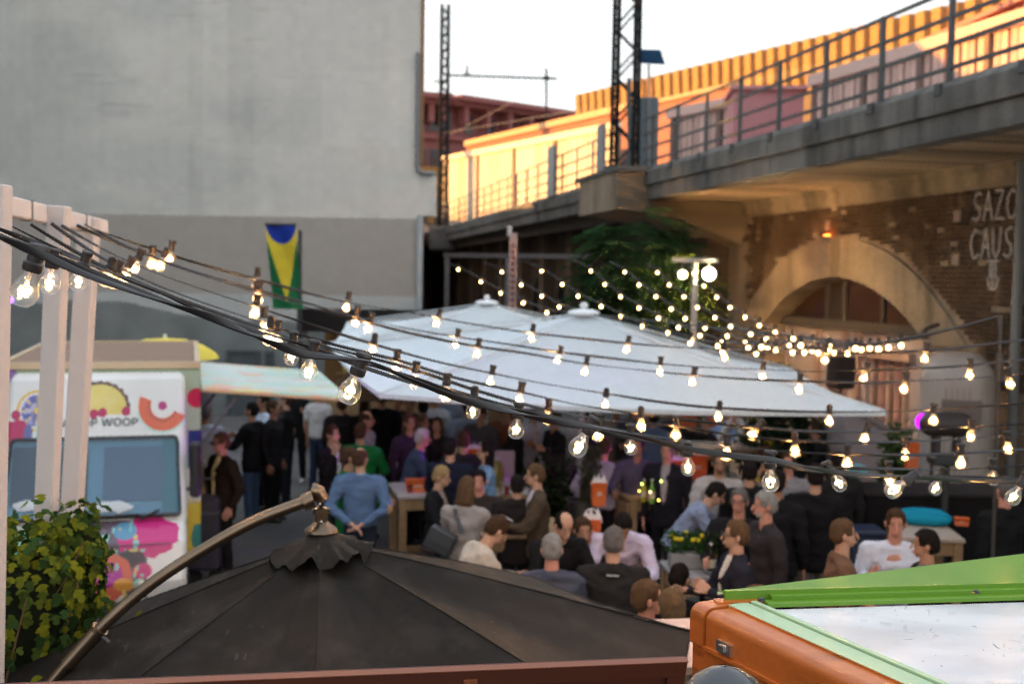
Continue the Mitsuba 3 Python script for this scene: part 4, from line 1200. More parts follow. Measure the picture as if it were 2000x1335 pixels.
def person(label, px, py, face, top=1.76, pose='stand', lean=0., coat=(.03, .03, .035), shirt=None, pants=(.03, .032, .04), hair='b', style='short', skin='p', arms='dd', turn=0., nod=0.,
           jacket=True, female=False, extra=(), beard=None, seat=None, group=None):
    '''px, py: photo pixel of the top of the head; face: heading in degrees (0 right, 90 away, 180 left, 270 towards us);
    top: height of the crown above the ground'''
    k = 1.0
    lr = math.radians(lean)
    Tl = .50
    hd = math.radians(min(lean * .6 + nod, 70))
    def rx(a):
        return A([[1, 0, 0], [0, math.cos(-a), -math.sin(-a)], [0, math.sin(-a), math.cos(-a)]])
    RT, RH = rx(lr), rx(hd)
    rise = Tl * math.cos(lr) + .185 * math.cos(hd) + .12
    if pose == 'stand':
        k = top / (.94 + Tl * 1 + .185 + .12) if lean < 12 else .99
        pz = .94 * k
        if lean >= 12:
            top = pz + rise * k
    else:
        pz = top - rise
    w = .99 if female else 1.17
    P = A([0, 0, pz / k])
    N = P + RT @ A([0, 0, Tl])
    H = N + RH @ A([0, .015, .170])
    # where it stands
    G = at_z(px, py, top)
    fr_ = math.radians(face - 90)
    Rz = rotation_matrix(fr_, [0, 0, 1])[:3, :3]
    off = Rz @ (H * k)
    org = A([G[0] - off[0], G[1] - off[1], 0]) + A([0, .06, 0])
    M = np.eye(4)
    M[:3, :3] = Rz * k
    M[:3, 3] = org
    T_ = lambda p: P + RT @ A(p, float)
    far = org[1] > 15.5
    ed = .046 if far else .034
    RHt = RH @ rotation_matrix(math.radians(turn), [0, 0, 1])[:3, :3]
    Hh = lambda p: H + RHt @ (A(p, float) * .96)
    def eH(c, r, s=_S):
        return (s * A(r) * .96) @ RHt.T + Hh(c)
    def eT(c, r, s=_S):
        return (s * A(np.broadcast_to(r, (3,)))) @ RT.T + T_(c)
    # limbs
    hips = [P + A([s * .09, 0, -.03]) for s in (-1, 1)]
    if pose == 'stand':
        kn = [A([-.105, .01 + .02 * rng.random(), pz / k * .53]), A([.105, .01, pz / k * .53])]
        an = [A([-.115, -.02, .085]), A([.125, .03 * rng.random(), .085])]
    else:
        kn = [P + A([s * .12, .40, .03]) for s in (-1, 1)]
        an = [A([s * .12, .36, max(.09, pz / k - .45)]) for s in (-1, 1)]
    sh = [T_((s * .172 * w, 0, .43)) for s in (-1, 1)]
    elb, wri = [], []
    for s, a, S in zip((-1, 1), arms, sh):
        if a == 'd':
            e = S + A([s * .055, -.03, -.28]); q = e + A([-s * .005, .07, -.25])
        elif a == 'f':
            e = S + A([s * .07, .13, -.25]); q = e + A([-s * .07, .24, .0])
        elif a == 'b':
            e = S + A([s * .10, -.10, -.26]); q = A([s * .045, S[1] - .19, S[2] - .42])
        elif a == 'h':
            e = S + A([s * .08, .02, -.27]); q = e + A([-s * .08, .22, .13])
        elif a == 'u':
            e = S + A([s * .10, .16, -.18]); q = e + A([-s * .02, .10, .24])
        elif a == 'p':
            e = S + A([s * .13, -.05, -.25]); q = e + A([-s * .08, .09, -.21])
        elif a == 'r':                                    # reaching down in front
            e = S + A([s * .06, .16, -.22]); q = e + A([-s * .04, .16, -.20])
        else:
            e = S + A([s * .09, .04, -.26]); q = e + A([-s * .22, .19, .05])
        elb.append(e); wri.append(q)
    sk = A(SKIN[skin])
    # --- body: one continuous figure
    b = [hl(eH((0, -.012, .03), (.073, .093, .088)), eH((0, .03, -.055), (.052, .056, .05))), hl(eH((0, .03, -.05), (.05, .055, .045)), eH((0, .058, -.088), (.022, .022, .018))),
         hl(eH((0, .092, .005), (.008, .008, .01)), eH((0, .108, -.03), (.014, .012, .011))), eH((0, .1, 0), .001) is None or hl(eH((-.079, -.008, -.012), (.011, .02, .032))), hl(eH((.079, -.008, -.012), (.011, .02, .032))),
         hl(eH((0, .088, -.062), (.026, .014, .012))),
         hl(el(N + A([0, .0, -.03]), .058), eH((0, -.012, -.06), (.05, .055, .05))),
         hl(eT((0, 0, 0), (.135 * w, .095, .09)), eT((0, 0, .2), (.12 * w, .085, .08))), hl(eT((0, 0, .2), (.12 * w, .085, .08)), eT((0, 0, .38), (.145 * w, .095, .07)), el(N - A([0, 0, .05]), .05))]
    for i, s in enumerate((-1, 1)):
        b += [hl(el(sh[i], .05), el(elb[i], .038)), hl(el(elb[i], .038), el(wri[i], .026)), hl(eT((0, 0, .38), .07), el(sh[i], .05)), hl(el(hips[i], .075), el(kn[i], .05)), hl(el(kn[i], .05), el(an[i], .038)),
              hl(el(an[i] - A([0, .03, .03]), .035), el(an[i] + A([0, .13, -.05]), (.035, .04, .025)))]
        d = wri[i] - elb[i]
        d /= np.linalg.norm(d)
        u = np.cross(d, A([s, .2, .3]))
        u /= np.linalg.norm(u)
        v = np.cross(d, u)
        W = wri[i]
        b.append(hl(*[el(W + d * x + u * y, .014) for x, y in ((.01, -.02), (.01, .02), (.085, -.034), (.085, .034))]))
        for j, (y, ln) in enumerate(((-.033, .062), (-.011, .072), (.011, .068), (.033, .052))):
            q0 = W + d * .085 + u * y
            q1 = q0 + d * ln * .55 + v * s * .006
            q2 = q1 + d * ln * .38 + v * s * .022
            b += [hl(el(q0, .010, _S0), el(q1, .009, _S0)), hl(el(q1, .009, _S0), el(q2, .008, _S0))]
        t0 = W + d * .03 - u * .026
        t1 = t0 + d * .035 - u * .028 + v * s * .012
        b += [hl(el(t0, .0125, _S0), el(t1, .011, _S0)), hl(el(t1, .011, _S0), el(t1 + d * .03 - u * .004, .0095, _S0))]
    bm = tri(uni([x for x in b if isinstance(x, Manifold)]), ed * .8, 3, .4)
    v = A(bm.vertices)
    hv = (v - H) @ RHt / .96
    col = np.tile(sk, (len(v), 1)) * (.94 + .12 * meshkit.noise(v * 17)[:, None])
    lip = np.exp(-((hv[:, 0] / .024) ** 2 + ((hv[:, 1] - .10) / .02) ** 2 + ((hv[:, 2] + .062) / .009) ** 2))
    eye = sum(np.exp(-(((hv[:, 0] - s * .031) / .013) ** 2 + ((hv[:, 1] - .082) / .025) ** 2 + ((hv[:, 2] - .008) / .008) ** 2)) for s in (-1, 1))
    brow = sum(np.exp(-(((hv[:, 0] - s * .032) / .02) ** 2 + ((hv[:, 1] - .088) / .025) ** 2 + ((hv[:, 2] - .03) / .007) ** 2)) for s in (-1, 1))
    hc = A(HAIR[hair])
    col = col * (1 - .5 * lip[:, None]) + .5 * lip[:, None] * A([.35, .10, .08])
    col = col * (1 - .85 * np.clip(eye, 0, 1)[:, None]) + .04 * np.clip(eye, 0, 1)[:, None]
    col = col * (1 - .7 * np.clip(brow, 0, 1)[:, None]) + hc * .7 * np.clip(brow, 0, 1)[:, None]
    if beard:
        bd = np.clip((hv[:, 1] - .02) / .03, 0, 1) * np.clip((-.045 - hv[:, 2]) / .02, 0, 1) * (np.abs(hv[:, 0]) < .09) * (hv[:, 2] > -.13) * (1 - np.clip(lip * 1.5, 0, 1))
        col = col * (1 - .8 * bd[:, None]) + A(HAIR[beard]) * .8 * bd[:, None]
    key = thing('person', label, 'person', group)
    put(key, 'body', mv(bm, M), 'matte', smooth=True, col=np.clip(col, 0, 1))
    # --- hair
    sk_ = hl(eH((0, -.016, .034), (.0795, .100, .093), _S2), eH((0, -.05, -.02), (.076, .066, .07), _S2))
    cut = [hl(*[Hh((x, y, z))[None] for x in (-.12, .12) for y in (.052, .2) for z in (-.2, .072)]), hl(*[Hh((x, y, z))[None] for x in (-.12, .12) for y in (-.02, .2) for z in (-.2, -.005)]),
           hl(*[Hh((x, y, z))[None] for x in (-.2, .2) for y in (-.2, .2) for z in (-.3, -.075)])]
    hm = sk_
    if style in ('long', 'bob'):
        dn = -.30 if style == 'long' else -.15
        hm = uni([sk_, hl(eH((0, -.03, .0), (.09, .09, .08)), eH((0, -.055, dn), (.095, .05, .04)))])
        cut = cut[:1] + [hl(*[Hh((x, y, z))[None] for x in (-.2, .2) for y in (.012, .2) for z in (-.5, .0)])]
    for c in cut:
        hm = hm - c
    if style == 'bald':
        hm = hm - hl(eH((0, .05, .14), (.078, .13, .112), _S2))
    elif style == 'thin':
        hm = hm - hl(eH((0, .07, .15), (.05, .07, .07), _S2))
    if style != 'shaved':
        h_ = tri(hm, ed * .7, 2, .3)
        hvv = A(h_.vertices)
        c = H
        dr_ = hvv - c
        hvv = hvv + dr_ / (np.linalg.norm(dr_, axis=1, keepdims=True) + 1e-9) * (.020 * (meshkit.fbm(hvv * A([40, 40, 16]), 3) - .42))[:, None]
        h_.vertices = hvv
        put(key, 'hair', mv(h_, M), 'matte', smooth=True, col=hc * (.65 + .7 * meshkit.noise(hvv * A([90, 90, 25])))[:, None])
    # --- clothes
    o = .012 if jacket else 0.
    thk = 1.06 if jacket else 1.
    g = [hl(eT((0, -.005, -.02), (.165 * w + o, .118 + o, .08)), eT((0, 0, .15), (.150 * w + o, .108 + o, .07))), hl(eT((0, 0, .15), (.150 * w + o, .108 + o, .07)), eT((0, .0, .34), (.172 * w + o, .118 + o, .08))),
         hl(eT((0, 0, .34), (.172 * w + o, .118 + o, .08)), el(sh[0], .07 * thk), el(sh[1], .07 * thk)), hl(el(sh[0], .066 * thk), el(sh[1], .066 * thk), el(N - A([0, .01, .035]), .072))]
    if jacket:
        hem = -.16 if pose == 'stand' and lean < 12 else -.06
        g.append(hl(eT((0, -.005, hem), (.172 * w + o, .122 + o, .05)), eT((0, 0, .05), (.162 * w + o, .112 + o, .06))))
        g.append(hl(el(N + RH @ A([0, -.02, -.03]), (.075, .07, .035)), el(N + RH @ A([0, -.025, .0]), (.066, .062, .02))))
    short = 'short' in extra
    for i in range(2):
        if short:
            g.append(hl(el(sh[i], .066), el(sh[i] * .25 + elb[i] * .75, .056)))
        else:
            g += [hl(el(sh[i], .074 * thk), el(elb[i], .058 * thk)), hl(el(elb[i], .058 * thk), el(wri[i] - (wri[i] - elb[i]) * .06, .037 * thk))]
    t = tri(uni(g), ed, 6, .5)
    v = A(t.vertices)
    fold = meshkit.fbm(v * A([9, 9, 15]) + px, 3, 5) - .5 + .5 * (meshkit.noise(v @ A([[14, 4, 3], [3, 12, 5], [9, 5, 26.]]) + py) - .5)
    tn = t.vertex_normals
    t.vertices = v + tn * (fold * .036)[:, None]
    cc = A(coat)
    put(key, 'jacket' if jacket else ('sweater' if 'knit' in extra else 'shirt'), mv(t, M), 'matte', smooth=True, col=(cc * (.84 + .32 * meshkit.noise(v * 30))[:, None] * (np.where(((v[:, 0] * 38) % 1 < .22) | ((v[:, 2] * 38) % 1 < .22), .72, 1.)[:, None] if 'check' in extra else 1.)))
    if shirt is not None:
        y = .112 + o
        s_ = uni([hl(el(N + RH @ A([0, .045, -.01]), (.055, .035, .03)), eT((0, y - .012, .34), (.05, .02, .05))), hl(eT((0, y - .012, .34), (.05, .02, .05)), eT((0, y - .002, .12), (.026, .014, .06))), hl(el(N + RH @ A([0, -.0, .012]), (.064, .064, .018)))])
        put(key, 'shirt_front', mv(tri(s_, ed, 2, .3), M), 'matte', smooth=True, col=shirt)
    g = [hl(el(P, (.158, .112, .09)), el(hips[0] - A([0, 0, .05]), .09), el(hips[1] - A([0, 0, .05]), .09))]
    for i in range(2):
        g += [hl(el(hips[i], .09), el(kn[i], .066)), hl(el(kn[i], .066), el(an[i] + A([0, 0, -.01]), .056))]
    t = tri(uni(g), ed * 1.25, 4, .5)
    v = A(t.vertices)
    t.vertices = v + t.vertex_normals * ((meshkit.fbm(v * A([10, 10, 12]), 2, 7) - .5) * .02)[:, None]
    put(key, 'trousers', mv(t, M), 'matte', smooth=True, col=A(pants) * (.88 + .24 * meshkit.noise(v * 30))[:, None])
    sc = (.55, .54, .53) if 'whiteshoes' in extra else (.02, .017, .015)
    for i in range(2):
        put(key, 'shoe', mv(tri(hl(el(an[i] + A([0, -.04, -.035]), (.042, .045, .045)), el(an[i] + A([0, .14, -.055]), (.042, .05, .03))), .03, 1), M), 'satin', smooth=True, col=sc)
    if 'glasses' in extra or 'shades' in extra:
        gm = []
        for s in (-1, 1):
            a = np.linspace(0, 2 * np.pi, 11)
            gm.append(tube([Hh((s * .034 + .024 * math.cos(x), .103, .006 + .018 * math.sin(x))) for x in a], .0032, 5, cap=False))
            gm.append(rod(Hh((s * .058, .10, .01)), Hh((s * .082, .0, .008)), .003, 5))
            if 'shades' in extra:
                gm.append(hl(el(Hh((s * .034, .102, .006)), (.024, .004, .018)))and mv(trimesh.Trimesh(el((0, 0, 0), (.024, .004, .018)), trimesh.creation.icosphere(subdivisions=1).faces), T4(Hh((s * .034, .102, .006)))))
        gm.append(rod(Hh((-.011, .105, .01)), Hh((.011, .105, .01)), .003, 5))
        put(key, 'glasses', mv(cat(gm), M), 'satin', col=(.02, .018, .018))
    if 'topglasses' in extra:
        put(key, 'glasses', mv(cat([rod(Hh((-.06, .03, .135)), Hh((.06, .03, .135)), .006, 5), rod(Hh((-.07, -.03, .125)), Hh((-.06, .03, .135)), .005, 5), rod(Hh((.07, -.03, .125)), Hh((.06, .03, .135)), .005, 5)]), M), 'gloss', col=(.5, .5, .5))
    if 'headset' in extra:
        put(key, 'name_tag', mv(box(T_((.05, .125, .2)), (.05, .012, .08)), M), 'matte', col=(.6, .6, .6))
    if 'patch' in extra:
        put(key, 'elbow_patch', mv(trimesh.Trimesh(el(elb[1] + A([.018, -.02, 0]), (.045, .035, .06)), trimesh.creation.icosphere(subdivisions=1).faces), M), 'matte', smooth=True, col=(.38, .22, .11))
    if 'labelstrip' in extra:
        put(key, 'collar_label', mv(box(N + A([0, -.098, -.05]), (.09, .01, .012)), M), 'matte', col=(.35, .36, .38))
    return key, M, dict(H=H, N=N, wri=wri, sh=sh, P=P, elb=elb)


DK = (.014, .013, .015); NAVY = (.035, .042, .062); WH = (.62, .62, .63)
PP = [
    # left, by the food truck
    ('man in a dark brown jacket over a cream shirt standing beside the painted truck', 428, 842, 222, dict(coat=(.028, .018, .014), shirt=(.58, .45, .22), pants=(.015, .014, .014), hair='m', skin='r', arms='pd', extra=('shades',), nod=4)),
    ('person in a pale blue polo with a dark strap, back turned, at the truck corner', 400, 788, 80, dict(coat=(.42, .47, .55), jacket=False, pants=(.02, .02, .022), hair='s', arms='dd', extra=('short',), skin='d')),
    ('man in a black jacket and blue jeans facing left under the truck hatch', 489, 783, 165, dict(coat=(.016, .016, .018), pants=(.07, .12, .21), hair='k', arms='fd')),
    ('person in a light blue shirt leaning behind the man in blue jeans', 512, 768, 215, dict(coat=(.50, .58, .70), jacket=False, pants=DK, hair='k', skin='d', arms='ff')),
    ('person in black top and dark trousers whose head is hidden by the truck hatch', 556, 764, 175, dict(coat=(.016, .015, .016), jacket=False, pants=(.026, .028, .035), hair='b', arms='hd', extra=('short',))),
    ('slim person all in black with white shoes and a white badge under the hatch edge', 577, 742, 270, dict(coat=(.014, .014, .015), jacket=False, pants=(.012, .012, .013), hair='b', arms='hh', female=True, extra=('whiteshoes', 'headset'))),
    ('man in an untucked white shirt and jeans at the outer edge of the truck hatch', 623, 752, 60, dict(coat=(.60, .58, .57), jacket=False, pants=(.03, .05, .09), hair='b', arms='dd', extra=('short',), skin='t')),
    ('man in a black suit and open white shirt raising a hand, face lit pink', 648, 827, 330, dict(coat=(.016, .014, .016), shirt=WH, hair='b', skin='p', arms='du')),
    ('person in a bright green jacket seen from behind', 704, 823, 80, dict(coat=(.012, .14, .035), hair='b', pants=NAVY, arms='ff')),
    ('bald man in a lilac shirt looking right behind the green jacket', 716, 800, 350, dict(coat=(.48, .40, .55), jacket=False, hair='b', style='bald', skin='r', arms='dd', pants=DK)),
    ('dark haired man facing right, squeezed beside the man in the blue sweater', 681, 870, 20, dict(coat=(.012, .12, .03), hair='b', skin='t', arms='ff', pants=DK, top=1.72)),
    ('balding man in a blue sweater with hands clasped behind his back', 703, 871, 88, dict(coat=(.095, .15, .255), shirt=(.5, .55, .6), jacket=False, pants=(.022, .026, .04), hair='b', style='bald', skin='p', arms='bb', extra=('knit', 'patch'), turn=-22)),
    ('tall man in a black suit seen from behind under the edge of the white umbrella', 746, 758, 85, dict(coat=(.012, .013, .018), shirt=(.4, .38, .4), hair='k', arms='dd', top=1.86, pants=DK)),
    ('person with full brown hair in a dark coat just left of the tall black suit', 712, 772, 95, dict(coat=(.022, .015, .013), hair='b', style='bob', arms='dd', pants=DK, female=True)),
    ('pink-faced bald man in a black jacket facing us behind the tall black suit', 776, 766, 255, dict(coat=(.014, .013, .014), shirt=(.4, .38, .36), hair='b', style='bald', skin='r', arms='hh', pants=DK)),
    ('dark haired person in black seen from behind in the back row', 826, 778, 100, dict(coat=(.016, .014, .015), hair='k', arms='dd', pants=DK)),
    ('person in a white shirt at the back under the umbrella, left of the grey-blue shirt', 849, 762, 80, dict(coat=(.58, .60, .66), jacket=False, hair='b', arms='dd', pants=DK)),
    ('broad man in a grey-blue shirt seen from behind at the back', 880, 752, 75, dict(coat=(.24, .26, .34), jacket=False, hair='m', arms='hd', pants=(.03, .03, .035), top=1.84)),
    ('blonde woman with her face lit pink beside the grey-haired man', 826, 806, 330, dict(coat=(.06, .05, .045), hair='o', style='bob', skin='r', arms='ff', female=True, pants=DK, top=1.7)),
    ('brown-haired woman in dark clothes facing us, with a purple glow on her shoulder', 853, 812, 265, dict(coat=(.022, .015, .02), hair='b', style='long', skin='t', arms='hh', female=True, pants=DK, top=1.7)),
    ('grey-haired man in a blue jacket leaning on the left bar table, face lit pink', 826, 834, 10, dict(coat=(.055, .075, .13), hair='w', skin='r', arms='ff', lean=16, pants=DK, nod=2)),
    ('man in a navy suit seen from behind at the left bar table', 880, 852, 80, dict(coat=(.017, .019, .036), hair='k', arms='ff', pants=DK, turn=-15)),
    ('woman with long black hair in a light blue top, turned left', 948, 861, 190, dict(coat=(.22, .36, .56), jacket=False, hair='k', style='long', skin='p', arms='ff', female=True, pants=DK, extra=('short',), top=1.68)),
    ('woman with short blonde hair in a black cardigan sitting at the left bar table', 863, 907, 340, dict(pose='sit', top=1.52, coat=(.015, .014, .016), shirt=(.3, .24, .2), hair='l', style='short', skin='p', arms='ff', female=True, nod=14, pants=DK)),
    ('woman with a brown bob in a grey sweater with a shoulder bag, back turned', 912, 927, 75, dict(coat=(.30, .27, .25), jacket=False, hair='m', style='bob', arms='ff', female=True, pants=(.05, .05, .055), top=1.70, extra=('knit',), nod=10)),
    ('man whose forehead shows just behind the brown bob', 936, 915, 262, dict(pose='sit', top=1.55, coat=(.04, .03, .025), hair='k', skin='r', arms='ff', pants=DK, nod=5)),
    ('man in a brown blazer and white shirt in profile at the table end', 1045, 903, 185, dict(coat=(.075, .052, .034), shirt=(.56, .55, .60), hair='m', skin='p', arms='fd', pants=(.03, .03, .035), nod=6, top=1.72)),
    ('person in a cream jacket bending over the low table, glasses pushed up on the hair', 972, 1004, 20, dict(pose='sit', top=1.64, lean=24, nod=26, coat=(.48, .41, .33), hair='b', skin='p', arms='ff', extra=('topglasses',), pants=DK, female=True)),
    ('bald man in a black T-shirt bending over the table', 1104, 996, 290, dict(pose='sit', top=1.64, lean=14, nod=22, coat=(.014, .013, .014), jacket=False, hair='k', style='bald', skin='p', arms='ff', extra=('short',), pants=DK)),
    ('grey-haired man in a slate blue jacket with his back to us', 1079, 1040, 88, dict(pose='sit', top=1.67, coat=(.062, .070, .098), hair='g', skin='r', arms='ff', pants=DK, nod=12)),
    ('grey-haired man in a black zip jacket, back turned, at the front table', 1200, 1026, 85, dict(pose='sit', top=1.73, coat=(.022, .021, .021), hair='s', skin='p', arms='ff', extra=('labelstrip',), pants=DK, nod=10)),
    ('man in a pale lilac shirt bowing his dark head behind the black zip jacket', 1219, 998, 272, dict(pose='sit', top=1.58, lean=28, nod=30, coat=(.58, .50, .62), jacket=False, hair='k', skin='t', arms='ff', pants=DK)),
    ('man with grey-brown hair and white collar facing right at the bottom of the crowd', 1270, 1130, 5, dict(coat=(.5, .5, .52), jacket=False, hair='m', skin='r', arms='hh', top=1.74, pants=DK)),
    ('man with thinning hair seen from behind at the bottom of the crowd', 1314, 1147, 100, dict(coat=(.05, .045, .045), hair='o', style='thin', skin='t', arms='dd', top=1.74, pants=DK)),
    ('man in a grey-blue shirt bending forward at the right bar table', 1402, 938, 350, dict(lean=38, nod=14, coat=(.21, .24, .33), jacket=False, hair='k', skin='p', arms='rr', pants=(.014, .014, .016))),
    ('grey-haired man with glasses in a dark jacket looking left', 1447, 951, 245, dict(coat=(.016, .015, .017), hair='s', skin='r', arms='ff', extra=('glasses',), top=1.73, pants=DK)),
    ('grey-bearded man in a charcoal suit in profile', 1496, 956, 190, dict(coat=(.037, .031, .033), hair='g', skin='r', arms='dd', beard='w', top=1.80, pants=(.03, .027, .03), nod=4)),
    ('man with glasses in a dark suit holding a white-capped bottle', 1440, 1013, 180, dict(coat=(.022, .021, .030), shirt=(.6, .55, .48), hair='m', skin='p', arms='hf', extra=('glasses',), top=1.75, pants=DK)),
    ('tall man in a black suit and pale trousers with his back to us', 1597, 902, 75, dict(coat=(.012, .011, .012), hair='k', arms='hh', top=1.84, pants=(.17, .14, .115))),
    ('man in black with a white collar, turned away beside the tall black suit', 1523, 915, 60, dict(coat=(.014, .013, .014), shirt=(.5, .45, .4), hair='k', skin='d', arms='hd', pants=DK, top=1.8)),
    ('bearded man with glasses in a pale grey shirt facing us at the bar table', 1408, 880, 265, dict(coat=(.40, .36, .34), jacket=False, hair='m', skin='t', arms='ff', beard='b', extra=('glasses',), pants=DK)),
    ('dark haired man in black seen from behind, right of the pale grey shirt', 1467, 896, 80, dict(coat=(.015, .014, .014), hair='k', arms='dd', pants=DK)),
    ('man in a grey checked shirt raising a drink under the strings', 1543, 880, 250, dict(coat=(.26, .24, .25), jacket=False, hair='b', skin='r', extra=('check',), arms='du', pants=DK, top=1.74)),
    ('man in a brown leather jacket in profile facing right', 1655, 1011, 352, dict(coat=(.145, .080, .050), hair='m', skin='p', arms='fd', top=1.75, pants=DK)),
    ('man in a white shirt with a lanyard facing left-down, behind the dark profile', 1756, 991, 255, dict(coat=(.60, .62, .70), jacket=False, hair='b', skin='r', arms='fh', top=1.76, pants=(.03, .03, .04), nod=6)),
    ('dark haired man in black in profile, lowest of the group at the green flap', 1813, 1031, 170, dict(coat=(.02, .017, .017), shirt=(.14, .13, .13), hair='k', skin='t', arms='ff', top=1.72, pants=DK, nod=4)),
    ('large man in black with his back to us at the far right', 1968, 928, 110, dict(coat=(.012, .012, .013), hair='s', skin='r', arms='dd', top=1.82, pants=DK)),
    ('man in a white shirt bending forward at the back, right under the umbrella edge', 1432, 786, 200, dict(lean=40, coat=(.62, .58, .54), jacket=False, hair='m', skin='r', arms='rr', pants=(.03, .02, .02))),
    ('person in a light blue shirt sitting at the back beside the bending white shirt', 1414, 788, 240, dict(pose='sit', top=1.5, coat=(.25, .38, .62), jacket=False, hair='b', skin='r', arms='ff')),
    ('man in a black jacket in profile sitting by the pale front on the right', 1592, 822, 185, dict(pose='sit', top=1.45, coat=(.02, .017, .017), hair='b', skin='r', arms='ff', lean=8)),
    ('person in a light blue top facing the sitting man in black on the right', 1566, 812, 340, dict(pose='sit', top=1.42, coat=(.42, .50, .70), jacket=False, hair='k', skin='t', arms='ff', lean=6)),
    ('dark haired person in a dark jacket sitting at the back left of an orange bag', 1322, 788, 260, dict(pose='sit', top=1.45, coat=(.022, .018, .024), hair='k', skin='r', arms='ff')),
    ('person in black turned away sitting at the back in front of the orange bag', 1352, 806, 60, dict(pose='sit', top=1.42, coat=(.016, .014, .014), hair='b', arms='ff')),
    ('person with a pale face sitting in the dark beside the hanging bulb at the back', 1382, 810, 200, dict(pose='sit', top=1.40, coat=(.02, .016, .016), hair='s', skin='p', arms='ff')),
    ('man in a lilac grey shirt leaning on the right bar table, back turned', 1182, 853, 70, dict(lean=14, coat=(.36, .30, .38), jacket=False, hair='b', skin='r', arms='pf', pants=DK)),
    ('person in striped dark clothes washed in purple light beside the bottles', 1247, 850, 255, dict(coat=(.09, .07, .12), hair='k', skin='d', arms='ff', pants=DK)),
    ('pink-faced man in a dark suit behind the big orange bag', 1305, 858, 245, dict(coat=(.02, .018, .025), shirt=(.35, .3, .32), hair='s', style='bald', skin='r', arms='dd', pants=DK)),
    ('man in a white shirt and black trousers at the back left of the umbrella pole', 1043, 788, 330, dict(coat=(.52, .48, .56), jacket=False, hair='k', arms='hd', pants=(.014, .013, .014), top=1.78)),
    ('person in black with orange scarf touching the umbrella pole at the back', 1083, 800, 200, dict(coat=(.016, .014, .015), hair='m', skin='t', arms='hh', pants=DK)),
    ('person in a grey jacket at the back right of the umbrella pole', 1241, 780, 95, dict(coat=(.085, .08, .095), hair='b', arms='dd', pants=DK)),
    ('person in a beige top at the back between the umbrella pole and the hanging bulb', 1205, 785, 250, dict(coat=(.30, .24, .18), hair='m', skin='t', arms='ff', pants=DK, top=1.7)),
    ('person in a rust coloured top at the back under the middle of the umbrella hem', 985, 785, 265, dict(coat=(.20, .07, .035), hair='k', skin='t', arms='hh', pants=DK, top=1.74)),
    ('dark coated person seen from behind between the truck hatch and the black suit', 668, 772, 80, dict(coat=(.02, .016, .016), hair='b', pants=DK)),
    ('person in a black top under the truck hatch, second row', 533, 780, 350, dict(coat=(.02, .018, .02), hair='b', pants=DK, skin='d')),
    ('person in dark brown at the far back beside the lit kiosk panel', 800, 770, 260, dict(coat=(.07, .045, .03), hair='b', pants=DK, skin='t')),
    ('person with auburn hair and purple scarf standing behind the blonde woman', 800, 806, 300, dict(coat=(.05, .03, .05), hair='m', style='bob', pants=DK, skin='r', female=True)),
    ('man in a pale blue shirt in the second row right of the grey-blue shirt', 912, 778, 110, dict(coat=(.30, .36, .48), jacket=False, hair='k', pants=DK)),
    ('person in a grey hooded top at the back left of the orange bag', 938, 790, 240, dict(coat=(.07, .065, .07), hair='b', pants=DK, skin='t')),
    ('person in black leaning at the back beside the orange bag with tissue', 1005, 800, 180, dict(coat=(.014, .013, .014), hair='k', pants=DK, skin='t', arms='ff')),
    ('man in a white shirt seen from behind just right of the umbrella pole', 1140, 792, 85, dict(coat=(.50, .49, .50), jacket=False, hair='b', pants=DK)),
    ('person in a plum top looking left at the back under the hem', 1165, 800, 190, dict(coat=(.06, .03, .06), hair='m', pants=DK, skin='r', arms='hh')),
    ('person in a mid blue shirt in the back rows near the yellow cushion', 1275, 796, 120, dict(coat=(.14, .20, .34), jacket=False, hair='k', pants=DK)),
    ('man in a black shirt half hidden behind the checked shirt', 1500, 868, 285, dict(coat=(.016, .015, .016), jacket=False, hair='b', pants=DK, skin='d')),
    ('man in a dark pullover standing behind the tall black suit on its right', 1640, 880, 100, dict(coat=(.02, .018, .018), hair='k', pants=DK, skin='d')),
    ('person in a dark grey coat behind the navy suit at the left bar table', 905, 838, 100, dict(coat=(.03, .028, .033), hair='b', pants=DK)),
    ('man whose crown just shows above the left end of the green lid', 1480, 1142, 200, dict(coat=(.03, .025, .025), hair='m', top=1.72, pants=DK)),
    ('person in a black puffer jacket slumped on the seat below the flower box', 1330, 1098, 60, dict(pose='sit', top=1.30, lean=35, coat=(.012, .012, .015), hair='k', arms='ff', pants=DK)),
    ('person in a dark top between the low table and the brown blazer, turned away', 1010, 925, 95, dict(coat=(.022, .018, .017), hair='k', pants=DK, top=1.6)),
    ('man in a dark shirt at the front table between the two grey heads', 1140, 1008, 280, dict(pose='sit', top=1.5, lean=10, coat=(.02, .018, .02), jacket=False, hair='b', skin='t', arms='ff', pants=DK)),
]
PK = {}
for i, (lab, px, py, fc, kw) in enumerate(PP):
    PK[lab] = person(lab, px, py, fc, **kw)
# ------------------------------------------------------------------ white posts and ivy on the left
pg = thing('white_pergola', 'white timber posts with a top beam at the left edge, light strings tied to them', 'pergola')
for (x0, y0), (x1, y1), Yp, w in (((-9, 360), (-19, 960), 4.5, .10), ((116, 402), (88, 1058), 5.35, .088), ((175, 424), (141, 990), 6.3, .10)):
    a, b = at(x0, y0, Yp), at(x1, y1, Yp)
    g = a + (b - a) * (a[2] / (a[2] - b[2]))
    put(pg, 'post', beam(g, a, w, w, up=(0, 1, 0), bevel=.006), 'matte', col=(.60, .54, .51))
a, b = at(-60, 388, 4.32), at(192, 443, 6.6)
put(pg, 'beam', beam(a + A([0, .09, 0]), b + A([0, .09, 0]), .05, .085, bevel=.006), 'matte', col=(.62, .56, .53))
for t in (.28, .45, .75):
    q = a * (1 - t) + b * t + A([0, .09, 0])
    put(pg, 'cable_tie', box(q, (.06, .012, .095)), 'matte', col=(.25, .24, .23))
